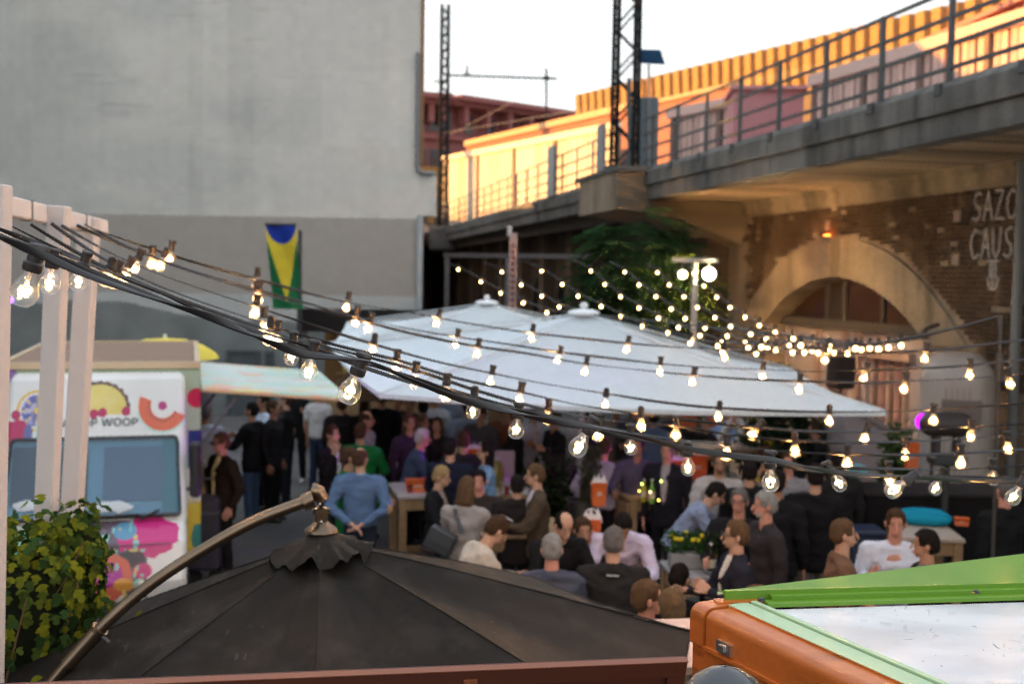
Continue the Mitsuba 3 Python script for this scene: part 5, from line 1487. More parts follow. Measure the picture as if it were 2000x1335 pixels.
iv = thing('ivy', 'ivy with dark and yellow-green leaves climbing the white posts at the lower left', 'plant')
LEAF = A([(0, 0, 0), (.28, .12, 0), (.5, .34, .03), (.24, .48, .02), (.30, .78, .0), (0, 1.0, -.05), (-.30, .78, 0), (-.24, .48, .02), (-.5, .34, .03), (-.28, .12, 0)])
ri = np.random.default_rng(5)
humps = [(at(5, 1235, 5.0), (.42, .30, .48), 1250), (at(88, 1190, 5.15), (.20, .22, .42), 750), (at(150, 1100, 5.3), (.12, .2, .30), 520), (at(5, 1420, 5.0), (.34, .3, .5), 600)]
V, F, CC = [], [], []
V2 = []
for c, r, n in humps:
    for i in range(n):
        u = ri.normal(size=3)
        u /= np.linalg.norm(u)
        q = c + u * A(r) * (.78 + .30 * ri.random() + (.40 * ri.random() if ri.random() < .2 else 0))
        out = u / A(r)
        out /= np.linalg.norm(out)
        out = out * .8 + A([0, -.3, .2]) + ri.normal(size=3) * .35
        out /= np.linalg.norm(out)
        dn = A([ri.normal() * .5, ri.normal() * .3, -1.])
        y = dn - out * (dn @ out)
        y /= np.linalg.norm(y)
        x = np.cross(y, out)
        s = .028 + .042 * ri.random()
        b = len(V)
        for lx, ly, lz in LEAF:
            V.append(q + s * (lx * x + ly * y + (lz - .12 * lx * lx - .1 * ly * ly) * out))
        F += [[b, b + k, b + k + 1] for k in range(1, 9)]
        yl = ri.random() ** 1.8 if u[2] > -.2 else 0  # yellow-green leaves, with yellow light put into the upper ones
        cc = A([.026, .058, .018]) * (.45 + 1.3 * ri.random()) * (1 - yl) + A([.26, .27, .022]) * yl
        CC += [cc] * 10
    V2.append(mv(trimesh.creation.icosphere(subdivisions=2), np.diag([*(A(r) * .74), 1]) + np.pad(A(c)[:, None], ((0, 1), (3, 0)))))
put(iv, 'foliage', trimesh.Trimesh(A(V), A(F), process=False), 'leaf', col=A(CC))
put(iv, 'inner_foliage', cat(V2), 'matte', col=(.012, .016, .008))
vs = []
for i in range(16):
    c, r, n = humps[i % 4]
    a0 = c + A([ri.normal() * .15, -r[1] * .8, -r[2] * 1.0])
    vs.append(tube(A([a0, a0 + A([.05 * ri.normal(), -.05, r[2] * .7]), a0 + A([.1 * ri.normal(), -.03, r[2] * 1.5])]), [.006, .005, .003], 5))
put(iv, 'vine', vs, 'matte', col=(.16, .095, .05))
for m_ in [rod((humps[k][0][0], humps[k][0][1], 0), humps[k][0], .03) for k in range(3)]:
    put(iv, 'stem', m_, 'matte', col=(.1, .07, .05))

# ------------------------------------------------------------------ black cantilever umbrella
bu = thing('cantilever_umbrella', 'large black cantilever umbrella with ruffled vent cap filling the lower foreground', 'umbrella')
HUB = at(627, 1058, 5.0)
tilt = math.radians(4.5)
def urot(v):
    x, y, z = v
    return A([x * math.cos(tilt) + z * math.sin(tilt), y, -(-x * math.sin(tilt)) + z * math.cos(tilt)])
RAD, DROP = 1.80, .62
ribs = [math.radians(10 - 45 * k) for k in range(8)]
def can(th, t):
    'canopy point: angle, 0 hub .. 1 rim'
    k = (th - ribs[0]) / math.radians(45)
    f = abs(k - math.floor(k) - .5) * 2                   # 1 on a rib, 0 mid panel
    r = RAD * (1 - .075 * (1 - f ** 2))
    sag = .080 * (1 - f ** 1.5) * math.sin(math.pi * min(1, t * .85 + .05))
    z = -DROP * t ** 1.08 - sag
    wr = .0035 * math.sin(th * 31 + 5 * t) * t * (1 - f ** 3) + .022 * (meshkit.fbm(A([th * 5, t * 3.5, 2.0]), 2) - .5) * t
    return HUB + urot((r * t * math.cos(th), r * t * math.sin(th), z + wr))
NP, NR = 34, 26
for k in range(8):
    V, F = [], []
    a1, a0 = ribs[k], ribs[k] - math.radians(45)
    for i in range(NR + 1):
        for j in range(NP + 1):
            V.append(can(a0 + (a1 - a0) * j / NP, .03 + .97 * i / NR))
    for i in range(NR):
        for j in range(NP):
            q = i * (NP + 1) + j
            F += [[q, q + NP + 1, q + NP + 2], [q, q + NP + 2, q + 1]]
    put(bu, 'canopy_panel', trimesh.Trimesh(A(V), A(F), process=False), 'black_fabric', smooth=True)
    P = A([can(a1, .03 + .97 * i / NR) + A([0, 0, .001]) for i in range(NR + 1)])
    put(bu, 'seam', tube(P, .0035, 5), 'black_fabric', smooth=True)
    put(bu, 'rib', tube(P - A([0, 0, .022]), .010, 6), 'bronze', smooth=True)
    rimP = A([can(a0 + (a1 - a0) * j / 12, 1.0) for j in range(13)])
    put(bu, 'hem', tube(rimP, .006, 5), 'black_fabric', smooth=True)
V, F = [], []
NA, NQ = 96, 9
for i in range(NQ + 1):
    t = i / NQ
    for j in range(NA):
        th = 2 * math.pi * j / NA
        r = .045 + .185 * t * (1 + .06 * math.sin(th * 5 + 1))
        z = .052 - .100 * t ** .9 + t ** 2 * (.018 * math.sin(th * 7 + .6) + .016 * math.sin(th * 12 + 2) + .008 * math.sin(th * 23))
        V.append(HUB + urot((r * math.cos(th), r * math.sin(th), z)))
for i in range(NQ):
    for j in range(NA):
        F += [[i * NA + j, (i + 1) * NA + j, (i + 1) * NA + (j + 1) % NA], [i * NA + j, (i + 1) * NA + (j + 1) % NA, i * NA + (j + 1) % NA]]
put(bu, 'vent_cap', trimesh.Trimesh(A(V), A(F), process=False), 'black_fabric', smooth=True)
HT = HUB + A([0, 0, .05])
put(bu, 'hub', mv(lathe([(.075, 0), (.07, .012), (.045, .03), (.03, .045), (.03, .085), (.036, .088), (.036, .104), (.03, .108), (0, .108)], 24), T4(HT)), 'bronze', smooth=35)
T0 = HT + A([0, 0, .10])
el_c = [T0, T0 + A([.002, 0, .045]), T0 + A([-.012, -.005, .078]), T0 + A([-.045, -.01, .088])]
armpx = [(598, 978, 4.95), (560, 992, 4.93), (500, 1016, 4.9), (420, 1059, 4.86), (330, 1115, 4.8), (250, 1176, 4.74), (180, 1243, 4.68), (130, 1297, 4.64), (60, 1390, 4.6), (30, 1480, 4.6)]
put(bu, 'elbow', [tube(A(el_c), .034, 14), tube(A([T0 + A([0, 0, -.02]), T0 + A([0, 0, .0])]), .040, 14), tube(A([at(612, 974, 4.96), at(592, 981, 4.95)]), .0385, 14)], 'bronze', smooth=35)
for dx, dz in ((-.0, .03), (.006, -.05)):
    put(bu, 'bolt', ball(T0 + A([dx, -.034, dz]), .007, 1), 'metal', col=(.6, .58, .55))
from scipy.interpolate import CubicSpline
ap = A([at(*a) for a in armpx])
P = CubicSpline(np.r_[0, np.cumsum(np.linalg.norm(np.diff(ap, axis=0), axis=1))], ap)(np.linspace(0, 1, 60) * np.linalg.norm(np.diff(ap, axis=0), axis=1).sum())
put(bu, 'arm', tube(P, .0265, 14), 'bronze', smooth=True)
put(bu, 'collar', [tube(A([at(193, 1230, 4.69), at(130, 1297, 4.64)]), .034, 14), tube(A([at(196, 1226, 4.69), at(191, 1232, 4.69)]), .039, 14)], 'bronze', smooth=35)
put(bu, 'mast', rod((P[-1][0], P[-1][1], 0), P[-1] + A([0, 0, .1]), .045, 14), 'bronze', smooth=35)
put(bu, 'clamp', rod(at(188, 1232, 4.68), at(214, 1254, 4.66), .007), 'satin', col=(.06, .055, .05))

# ------------------------------------------------------------------ orange trailer, its green lid, the brown lid in front
ot = thing('orange_trailer', 'orange food trailer with a glossy white roof and raised green lid at the lower right', 'trailer')
ZR = 2.45
K = at_z(1408, 1180, ZR); L_ = at_z(1755, 1337, ZR); R_ = at_z(2000, 1163, ZR)
ul = (L_ - K) / np.linalg.norm(L_ - K)
ur = (R_ - K) / np.linalg.norm(R_ - K)
K2, L2, R2 = K, K + ul * 2.2, K + ur * 2.6
Q2 = R2 + ul * 2.2
nl = A([ul[1], -ul[0], 0]); nl = nl if nl @ ur < 0 else -nl       # outward (left) of the left side
dn = A([0, 0, -1.])
put(ot, 'roof', plate(sg.Polygon([(.11, .075), (2.6, .075), (2.6, 2.2), (.11, 2.2)]), K - A([0, 0, .03]), ur, ul, A([0, 0, 1]), .03), 'roof_white')
put(ot, 'roof_frame', [beam(K + ul * .03 + ur * .04 + A([0, 0, .002]), L2 + ur * .04 + A([0, 0, .002]), .075, .02), beam(K + ul * .03 + ur * .095 + A([0, 0, .006]), L2 + ur * .095 + A([0, 0, .006]), .02, .026)], 'satin', col=(.42, .58, .36))
rp_ = [K + ul * t for t in (.055, 2.2)]
rprof = sg.box(-.012, -.118, .098, .004).buffer(-.034).buffer(.034, quad_segs=6).union(sg.box(-.012, -.118, .03, .004)).union(sg.box(.05, -.118, .098, -.06))
put(ot, 'edge_rail', plate(rprof, rp_[0], nl, A([0, 0, 1.]), ul, 2.15), 'orange_paint', smooth=35)
put(ot, 'edge_trim', beam(rp_[0] + nl * .102 + A([0, 0, -.118]), rp_[1] + nl * .102 + A([0, 0, -.118]), .012, .012), 'orange_paint')
put(ot, 'edge_bead', beam(rp_[0] + A([0, 0, .0045]) - nl * .004, rp_[1] + A([0, 0, .0045]) - nl * .004, .012, .010), 'orange_paint')
put(ot, 'corner_cap', plate(rprof.buffer(.006), K - ul * .03, nl, A([0, 0, 1.]), ul, .075), 'orange_paint', smooth=35)
put(ot, 'cap_tongue', beam(K + nl * .02 + A([0, 0, .01]) - ul * .005, K + ur * .14 + A([0, 0, .012]), .05, .010), 'orange_paint')
put(ot, 'side_wall', [plate(sg.Polygon([(-.03, 0), (2.2, 0), (2.2, 2.0), (-.03, 2.0)]), A([*(K + nl * .09)[:2], .35]), ul, A([0, 0, 1]), -nl, .03)], 'orange_paint')
put(ot, 'back_wall', [plate(sg.Polygon([(0, 0), (2.6, 0), (2.6, 2.0), (0, 2.0)]), A([*K[:2], .35]), ur, A([0, 0, 1]), ul, .03)], 'green_paint')
mk = K + nl * .104 - A([0, 0, .085]) + ul * .13
put(ot, 'latch', [beam(mk, mk + ul * .075, .012, .038), beam(mk + ul * .02 + nl * .008, mk + ul * .05 + nl * .008, .012, .018)], 'metal', col=(.7, .68, .66))
gz = A([0, 0, .012])
put(ot, 'back_trim', [beam(K + ur * .13 + ul * .045 + gz, R2 + ul * .045 + gz, .05, .012), beam(K + ur * .17 + ul * .005 + gz * 1.9, R2 + ul * .005 + gz * 1.9, .045, .02), beam(K + ur * .02 - ul * .012 + gz * 2.4, R2 - ul * .012 + gz * 2.4, .02, .035)], 'green_paint')
H0 = K + ur * .0 - ul * .02 + A([0, 0, .03])
H1 = R2 - ul * .02 + A([0, 0, .03])
lid_top = at(2000, 1086, 4.28)
lt = lid_top - (R_ - ul * .02 + A([0, 0, .03]))
s_ = 2.6 / np.linalg.norm(R_ - K)
lid = A([H0, H1, H1 + lt * s_])
nn = np.cross(lid[1] - lid[0], lid[2] - lid[0]); nn /= np.linalg.norm(nn)
put(ot, 'lid', trimesh.convex.convex_hull(np.vstack([lid, lid + nn * .012])), 'green_paint')
put(ot, 'lid_edge', tube(A([H0 + A([0, 0, .004]), H1 + lt * s_ + A([0, 0, .004])]), .006, 6), 'satin', col=(.48, .55, .30))
for px, py in ((1487, 1172), (1906, 1157)):
    q = at_z(px, py, ZR + .038)
    put(ot, 'bolt', mv(lathe([(0, .012), (.009, .009), (.013, 0), (0, 0)], 12), T4(q)), 'gloss', smooth=40, col=(.015, .02, .025))
put(ot, 'wheel', mv(lathe([(0, -.09), (.26, -.09), (.31, -.05), (.31, .05), (.26, .09), (0, .09)], 18), T4((*(K + ul * 1.2 + nl * .0)[:2], .31), math.atan2(nl[1], nl[0])) @ rotation_matrix(math.pi / 2, [0, 1, 0])), 'matte', smooth=40, col=(.03, .03, .03))
bl = thing('hatch_panel', 'reddish brown framed panel seen edge-on along the bottom of the picture', 'lid')
ZL = 2.40
a, b = at_z(150, 1341, ZL), at_z(1343, 1292, ZL)
u = (b - a) / np.linalg.norm(b - a)
n_ = A([u[1], -u[0], 0])
dwn = A([0, 0, -1.]) * .94 - n_ * .34
Ln = np.linalg.norm(b - a)
a = a - u * .8
Ln += .8
nf = np.cross(u, dwn)
nf = nf if nf @ n_ > 0 else -nf
BR = (.085, .023, .011)
put(bl, 'frame', [plate(sg.box(0, 0, Ln, .055), a, u, dwn, -nf, .03), plate(sg.Polygon([(Ln - .055, .0555), (Ln, .0555), (Ln, .7), (Ln - .055, .7)]), a, u, dwn, -nf, .03)], 'satin', col=BR)
put(bl, 'top_highlight', plate(sg.box(0, -.004, Ln + .002, -.0005), a + nf * .002, u, dwn, -nf, .022), 'satin', col=(.24, .085, .045))  # thin strip; the lit highlight is put into its paler colour
put(bl, 'panel', plate(sg.box(0, .056, Ln - .056, .7), a - nf * .016, u, dwn, -nf, .01), 'satin', col=(.085, .022, .012))
q = at_z(915, 1322, ZL - .04)
t_ = (q - a) @ u
put(bl, 'catch', plate(sg.box(t_ - .02, .03, t_ + .02, .12), a + nf * .008, u, dwn, -nf, .02), 'satin', col=(.24, .08, .03))
put(bl, 'support', [rod(a + u * t + dwn * .35 - nf * .02, A([*(a + u * t - nf * .3)[:2], 0]), .02) for t in (.3, Ln - .2)], 'satin', col=(.1, .1, .1))
cbd = thing('counter_board', 'pale pinkish counter board wedged between the black umbrella and the orange trailer', 'board')
q0, q1, q2 = at_z(1180, 1212, 1.72), at_z(1352, 1206, 1.72), at_z(1352, 1340, 1.72)
d_ = (q1 - q0) / np.linalg.norm(q1 - q0)
e_ = A([d_[1], -d_[0], 0])
Lq = np.linalg.norm(q1 - q0)
put(cbd, 'top', plate(sg.box(0, 0, Lq, .75), q0, d_, e_, A([0, 0, -1.]), .035), 'satin', col=(.55, .35, .28))
put(cbd, 'leg', [box((*(q0 + d_ * x + e_ * y)[:2], (.84)), (.05, .05, 1.68)) for x in (.06, Lq - .06) for y in (.06, .69)], 'satin', col=(.3, .2, .15))
dm = thing('dome_lamp', 'dark grey lamp dome at the bottom edge in front of the orange side wall', 'lamp')
q = at(1415, 1352, 2.55)
put(dm, 'dome', mv(lathe([(.004, .062), (.035, .055), (.07, .035), (.098, .0), (.108, -.05), (.104, -.05), (0, .02)], 28), T4(q)), 'gloss', smooth=60, col=(.075, .08, .085))
put(dm, 'stalk', rod(q - A([0, 0, .02]), A([q[0], q[1], .0]), .018), 'satin', col=(.05, .05, .05))

# ------------------------------------------------------------------ painted food truck
ft = thing('food_truck', 'white food truck painted with fruit slices and bright splashes, parked at the left', 'truck')
TO, TA = A([-4.21, 11.5, 0.]), math.atan2(.275, .961)
TM = T4(TO, TA)
ca_, sa_ = math.cos(TA), math.sin(TA)


def loc(p):
    dx, dy = p.x - float(TO[0]), p.y - float(TO[1])
    return dx * ca_ + dy * sa_, dy * ca_ - dx * sa_, p.z


def blob(c, col, x, z, cx, cz, rx, rz, rough=0., seed=0):
    e = rough * (fbm(x * 9 + seed, z * 9, seed, 3) - .5) if rough else 0
    return dr.select(dr.square((x - cx) / rx) + dr.square((z - cz) / rz) + e < 1, mi.Color3f(*col), c)


def f_cab(p, n, uv):
    x, y, z = loc(p)
    c = mi.Color3f(.70, .70, .675) + 0 * x
    ang = dr.atan2(z - 2.19, x + .55)
    r = dr.sqrt(dr.square(x + .55) + dr.square(z - 2.19))
    seg = dr.abs(dr.sin(ang * 4)) > .22
    lem = dr.select(r > .165, mi.Color3f(.70, .45, .06), dr.select(r > .145, mi.Color3f(.70, .68, .72), dr.select(seg & (r > .03), dr.select(noise(x * 40, z * 40, 3) > .45, mi.Color3f(.10, .12, .34), mi.Color3f(.42, .40, .62)), mi.Color3f(.68, .48, .08))))
    c = dr.select((r < .19), lem, c)
    px, pz = x - .02, z - 2.19
    pr_ = dr.sqrt(px * px + dr.square(pz * 1.08))
    pa = dr.atan2(pz, px)
    ed_ = .275 + .018 * dr.abs(dr.sin(pa * 11))
    pine = dr.select(pr_ > .255, mi.Color3f(.10, .045, .03), mix((.66, .52, .10), (.70, .60, .22), fbm(x * 14, z * 14, 5, 3)))
    c = dr.select((pr_ < ed_) & (pz > -.05), pine, c)
    for bx, bz in ((-.22, 2.155), (-.03, 2.15), (.05, 2.16), (.27, 2.17), (-.74, 2.15)):
        c = blob(c, (.42, .02, .09), x, z, bx, bz, .042, .045)
    mx, mz = x - .62, z - 2.215
    mr = dr.sqrt(mx * mx + mz * mz)
    ma = dr.atan2(mz + .0, mx)
    mel = dr.select(mr < .115, mi.Color3f(.72, .71, .68), dr.select((dr.abs(mr - .14) < .010) & (dr.sin(ma * 22) > .2), mi.Color3f(.12, .05, .05), mi.Color3f(.66, .13, .055)))
    inm = (mr < .235) & (mr > .095) & ((mz < -.0 - .45 * mx) | (mz < -.1))
    c = dr.select((mr < .26) & (mr > .2) & (mz < -.1 - .2 * mx), mi.Color3f(.45, .66, .58), c)
    c = dr.select(inm, mel, c)
    c = blob(c, (.42, .03, .17), x, z, .615, 2.215, .044, .042)
    c = blob(c, (.43, .02, .10), x, z, -.78, 1.99, .17, .12, .8, 4)
    c = blob(c, (.12, .13, .32), x, z, -.62, 1.98, .04, .09)
    c = blob(c, (.38, .62, .52), x, z, -.52, 2.0, .035, .12)
    # lower front: blocks and splashes
    low = z < 1.24
    g = mi.Color3f(.70, .68, .64) + 0 * x
    g = dr.select((x > -.05) & (x < .50) & (z < 1.2 - .0) & (z > .62 + (x - .28) * -.3), mi.Color3f(.135, .095, .125), g)
    g = dr.select((x > -.3) & (x < .16 - .3 * (1.1 - z)) & (z > .93) & (z < 1.12), mi.Color3f(.27, .60, .47), g)
    g = blob(g, (.60, .03, .20), x, z, .48, 1.09, .28, .15, 1.3, 2)
    g = blob(g, (.05, .04, .055), x, z, .36, .93, .12, .08)
    g = blob(g, (.55, .03, .18), x, z, .46, .82, .085, .065)
    g = blob(g, (.62, .13, .075), x, z, .14, .78, .22, .22, .5, 7)
    g = blob(g, (.40, .03, .26), x, z, .17, .80, .12, .11, .7, 9)
    g = blob(g, (.20, .52, .36), x, z, -.60, 1.05, .22, .12)
    g = blob(g, (.12, .20, .42), x, z, -.5, .8, .25, .12, .6, 3)
    g = blob(g, (.60, .48, .06), x, z, -.35, .66, .16, .07, .5, 5)
    g = blob(g, (.12, .30, .45), x, z, .30, 1.14, .10, .05, .8, 12)
    g = blob(g, (.68, .30, .05), x, z, .30, .70, .09, .06, .9, 14)
    g = blob(g, (.30, .62, .50), x, z, .43, .70, .06, .05, .8, 15)
    g = dr.select((noise(x * 26, z * 14, 19) > .86) & (x < .5), mi.Color3f(.30, .58, .50), g)
    fl_ = (noise(x * 20, z * 20, 9) > .88) & (x < .45)
    g = dr.select(fl_, mi.Color3f(.68, .55, .15), g)
    g = dr.select((z < .62) & (x < .16), mi.Color3f(.55, .12, .02), g)
    c = dr.select(low & (y < -.9), g, c)
    dirt = fbm(x * 2.2, z * 1.2, 17, 4)
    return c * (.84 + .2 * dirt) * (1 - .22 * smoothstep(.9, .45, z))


scene['cab_paint'] = two(prin(mikit.proc(f_cab), .22, .5, clearcoat=.5))


def f_tbox(p, n, uv):
    x, y, z = loc(p)
    c = mix((.36, .45, .32), (.42, .50, .38), fbm(x * 2, y * 2, z * 2, 3))
    u = dr.select(x > .985, y + .99, x)
    c = blob(c, (.50, .01, .06), u, z, .95, 2.24, .10, .105)
    c = dr.select((z < 1.9) & (z > 1.5) & (u > .86), mi.Color3f(.012, .03, .16), c)
    c = dr.select((z < 1.5), mix((.62, .60, .56), (.64, .46, .05), smoothstep(.45, .55, noise(u * 4, z * 3, 2))), c)
    c = dr.select((z < .9) & (noise(u * 6, z * 4, 7) > .55), mi.Color3f(.05, .22, .2), c)
    c = dr.select((x < -.8), mi.Color3f(.30, .18, .45), c)
    return c


scene['truck_box_paint'] = two(prin(mikit.proc(f_tbox), .3, .5))


def f_hatch(p, n, uv):
    x, y, z = loc(p)
    a = fbm(x * 1.5, y * 7, 2, 4)
    b = fbm(x * 2.5 + 5, y * 5, 7, 3)
    c = mix((.56, .62, .60), (.42, .60, .50), smoothstep(.45, .65, a))
    c = mix(c, mi.Color3f(.66, .40, .30), smoothstep(.62, .72, b))
    return mix(c, mi.Color3f(.66, .62, .28), smoothstep(.66, .74, fbm(x * 2 + 9, y * 6, 4, 3)))


scene['hatch_paint'] = two(prin(mikit.proc(f_hatch), .4, .4))


def tput(part, m, mat, parent=None, **k):
    return put(parent or ft, part, mv(m, TM), mat, **k)


def rhull(pts, r):
    mm = Manifold.hull_points(np.vstack([el(p, r, _S2) for p in pts])).to_mesh()
    return trimesh.Trimesh(mm.vert_properties[:, :3], mm.tri_verts)


up_ = ((-.05, 1.02), (-1.02, 1.10), (-.52, 1.93), (-.05, 2.0))
tput('cab', rhull([(s * (.76 if z > 1.5 else .78), y, z) for s in (-1, 1) for y, z in up_], .07), 'cab_paint', smooth=50)
tput('cab_top', rhull([(s * .76, y, z) for s in (-1, 1) for y, z in ((-.05, 1.9), (-.50, 1.965), (-.24, 2.42), (-.05, 2.45))], .07), 'cab_paint', smooth=50)
tput('hood', rhull([(s * .78, y, z) for s in (-1, 1) for y, z in ((-.1, .42), (-1.42, .58), (-1.46, .72), (-1.36, 1.02), (-1.0, 1.14), (-.1, 1.1))], .07), 'cab_paint', smooth=50)
tput('box_body', box((0, 1.9, 1.55), (1.98, 3.75, 2.0), bevel=.02), 'truck_box_paint')
tput('roof', box((0, 1.9, 2.575), (1.84, 3.6, .05)), 'matte', col=(.235, .165, .125))
tput('roof_rim', cat([box((0, .03, 2.59), (1.98, .05, .07)), box((.955, 1.9, 2.58), (.06, 3.7, .07)), box((-.955, 1.9, 2.58), (.06, 3.7, .07)), box((0, 3.77, 2.59), (1.98, .05, .07))]), 'satin', col=(.55, .42, .27))
wsd = A([0, .83, -.50]); wsd = A([0, .50, .83]) / math.hypot(.5, .83)
w0 = A([0, -1.135, 1.215])
wn = A([0, -.83, .50]) / math.hypot(.83, .5)
o_ = A([0, -1.02, 1.10]) + wn * .071
ux = A([1., 0, 0])
wsh = sg.Polygon([(-.79, .10), (.79, .10), (.755, .90), (-.755, .90)]).buffer(-.04).buffer(.04)
frm = plate(wsh.buffer(.014).difference(wsh.buffer(-.008)), o_, ux, wsd, wn, .062)
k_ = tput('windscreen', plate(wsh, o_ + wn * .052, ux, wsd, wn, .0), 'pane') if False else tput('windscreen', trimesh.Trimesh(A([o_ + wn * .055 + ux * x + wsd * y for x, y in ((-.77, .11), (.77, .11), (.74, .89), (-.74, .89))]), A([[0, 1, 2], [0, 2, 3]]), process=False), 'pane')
tput('sky_tint_panel', plate(wsh, o_ + wn * .001, ux, wsd, wn, .004), 'satin', parent=k_, col=(.03, .15, .25))  # flat panel; the sky reflection is put into its blue
for x0, x1, y0, y1, cc in ((-.70, -.10, .28, .80, (.02, .05, .08)), (.12, .62, .30, .78, (.045, .10, .17)), (.66, .74, .15, .85, (.02, .12, .17))):
    tput('seat', plate(sg.box(x0, y0, x1, y1).buffer(.04), o_ + wn * .006, ux, wsd, wn, .012), 'matte', parent=k_, col=cc)
cl = trimesh.creation.icosphere(subdivisions=3)
v_ = A(cl.vertices) * A([.20, .055, .018])
v_ = v_ + (meshkit.fbm(v_ * 14, 3)[:, None] - .5) * A([.05, .05, .012])
cl.vertices = v_
Mc = np.eye(4); Mc[:3, 0], Mc[:3, 1], Mc[:3, 2] = ux, wsd, wn
for x, y in ((.17, .20), (-.52, .24)):
    Mc[:3, 3] = o_ + ux * x + wsd * y + wn * .024
    tput('white_cloth', mv(cl, Mc), 'matte', parent=k_, smooth=True, col=(.55, .58, .60))
tput('frame', frm, 'satin', parent=k_, col=(.02, .02, .022))
tput('wiper', cat([beam(o_ + ux * (-.15) + wsd * .08 + wn * .07, o_ + ux * .42 + wsd * .10 + wn * .07, .02, .02), beam(o_ + ux * .42 + wsd * .05 + wn * .07, o_ + ux * .60 + wsd * .14 + wn * .07, .015, .02), beam(o_ + ux * (-.7) + wsd * .08 + wn * .07, o_ + ux * (-.2) + wsd * .1 + wn * .07, .02, .02)]), 'satin', col=(.015, .015, .015))
tput('scuttle', plate(sg.box(-.78, -.02, .78, .055), o_ + wn * .004, ux, wsd, wn, .012), 'satin', col=(.02, .02, .022))
for s in (-1, 1):
    h_ = tput('headlight', rhull([(s * .40, -1.50, .60), (s * .72, -1.40, .62), (s * .42, -1.50, .72), (s * .74, -1.36, .82)], .03), 'metal', smooth=40, col=(.55, .55, .56))
    for x in (.46, .56, .66):
        tput('lamp', mv(lathe([(0, .015), (.03, .012), (.045, -.01), (0, -.01)], 12), T4((s * x, -1.545 + .14 * (x - .4), .685 + .12 * (x - .4))) @ rotation_matrix(math.pi / 2, [1, 0, 0])), 'gloss', parent=h_, smooth=40, col=(.6, .5, .4))
    tput('mirror', box((s * .93, -.78, 1.62), (.11, .12, .55), bevel=.03), 'satin', col=(.02, .02, .022))
    tput('mirror_arm', beam((s * .82, -.7, 1.42), (s * .9, -.76, 1.42), .03), 'satin', col=(.02, .02, .022))
    tput('wheel', mv(lathe([(0, -.1), (.24, -.1), (.32, -.06), (.32, .06), (.24, .1), (0, .1)], 20), T4((s * .78, -.75, .32)) @ rotation_matrix(math.pi / 2, [0, 1, 0])), 'matte', smooth=40, col=(.02, .02, .02))
    tput('wheel', mv(lathe([(0, -.1), (.24, -.1), (.32, -.06), (.32, .06), (.24, .1), (0, .1)], 20), T4((s * .8, 2.8, .32)) @ rotation_matrix(math.pi / 2, [0, 1, 0])), 'matte', smooth=40, col=(.02, .02, .02))
tput('bumper', cat([box((0, -1.46, .42), (1.66, .16, .09), bevel=.03), box((0, -1.42, .30), (1.62, .14, .12), bevel=.03)]), 'satin', col=(.025, .025, .027))
tput('grille', cat([box((0, -1.535, z), (.74, .02, .028)) for z in (.475, .52)]), 'satin', col=(.03, .03, .032))
tput('seam', cat([beam((-.80, -.572, 1.945), (.80, -.572, 1.945), .008, .012), beam((.846, -1.3, .7), (.846, -1.05, 1.2), .008, .01), beam((-.7, -1.49, 1.06), (.7, -1.49, 1.06), .008, .01)]), 'satin', col=(.12, .12, .12))
lt_ = mikit.meshkit.text_mesh('WOOP WOOP', .080, .004, True)
fo = A([0, -.50, 1.965]); fd = A([0, .26, .455]) / math.hypot(.26, .455); fn_ = A([0, -.455, .26]) / math.hypot(.26, .455)
Mx = np.eye(4)
Mx[:3, 0], Mx[:3, 1], Mx[:3, 2] = ux, fd, fn_
Mx[:3, 3] = fo + fn_ * .0705 + fd * .040
lt_.apply_translation([-(lt_.bounds[1][0]) + .385, 0, 0])
tput('lettering', mv(lt_, Mx), 'matte', col=(.05, .065, .07))
# service hatch held open, its strut and edge painted as if lit
hk0, hk1 = A([1.0, .12, 2.30]), A([1.0, 3.2, 2.34])
ho = A([1.56, 0, -.13])
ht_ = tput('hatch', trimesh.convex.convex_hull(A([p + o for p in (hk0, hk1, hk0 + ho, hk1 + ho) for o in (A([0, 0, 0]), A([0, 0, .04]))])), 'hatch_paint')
tput('edge', beam(hk0 + A([0, -.013, .01]), hk0 + ho + A([0, -.013, .01]), .022, .075, up=(0, 1, 0)), 'satin', parent=ht_, col=(.50, .30, .17))  # orange light along the edge is put into its tan colour
tput('strut', rod((1.02, .15, 1.75), hk0 + ho * .25 + A([0, .05, 0]), .018), 'satin', parent=ht_, col=(.1, .1, .1))
tput('strut', rod((1.02, 3.0, 1.75), hk1 + ho * .3, .018), 'satin', parent=ht_, col=(.1, .1, .1))
tput('service_counter', box((1.01, 1.9, 1.12), (.06, 2.4, .05)), 'timber')
tput('service_opening', box((.992, 1.7, 1.75), (.02, 2.8, 1.15)), 'matte', col=(.06, .05, .045))
tput('graphic', plate(unary_union([sg.box(.62 + i * .13, 1.2, .70 + i * .13, 1.75).difference(sg.box(.64 + i * .13, 1.3 + .1 * i, .68 + i * .13, 1.4 + .1 * i)) for i in range(3)]), hk0 - A([0, .1, 0]) + A([0, 0, .043]), ho / np.linalg.norm(ho), A([0, 1., 0]), A([0, 0, 1.]), .003), 'matte', parent=ht_, col=(.30, .35, .36))
# side awning pole at the rear corner of the truck
po = thing('grey_post', 'grey post at the inner corner of the truck hatch', 'post')
q = at(404, 745, 15.6)
put(po, 'pole', rod((q[0], q[1], 0), (q[0], q[1], at(404, 705, 15.6)[2]), .085, 14), 'satin', smooth=40, col=(.20, .20, .21))
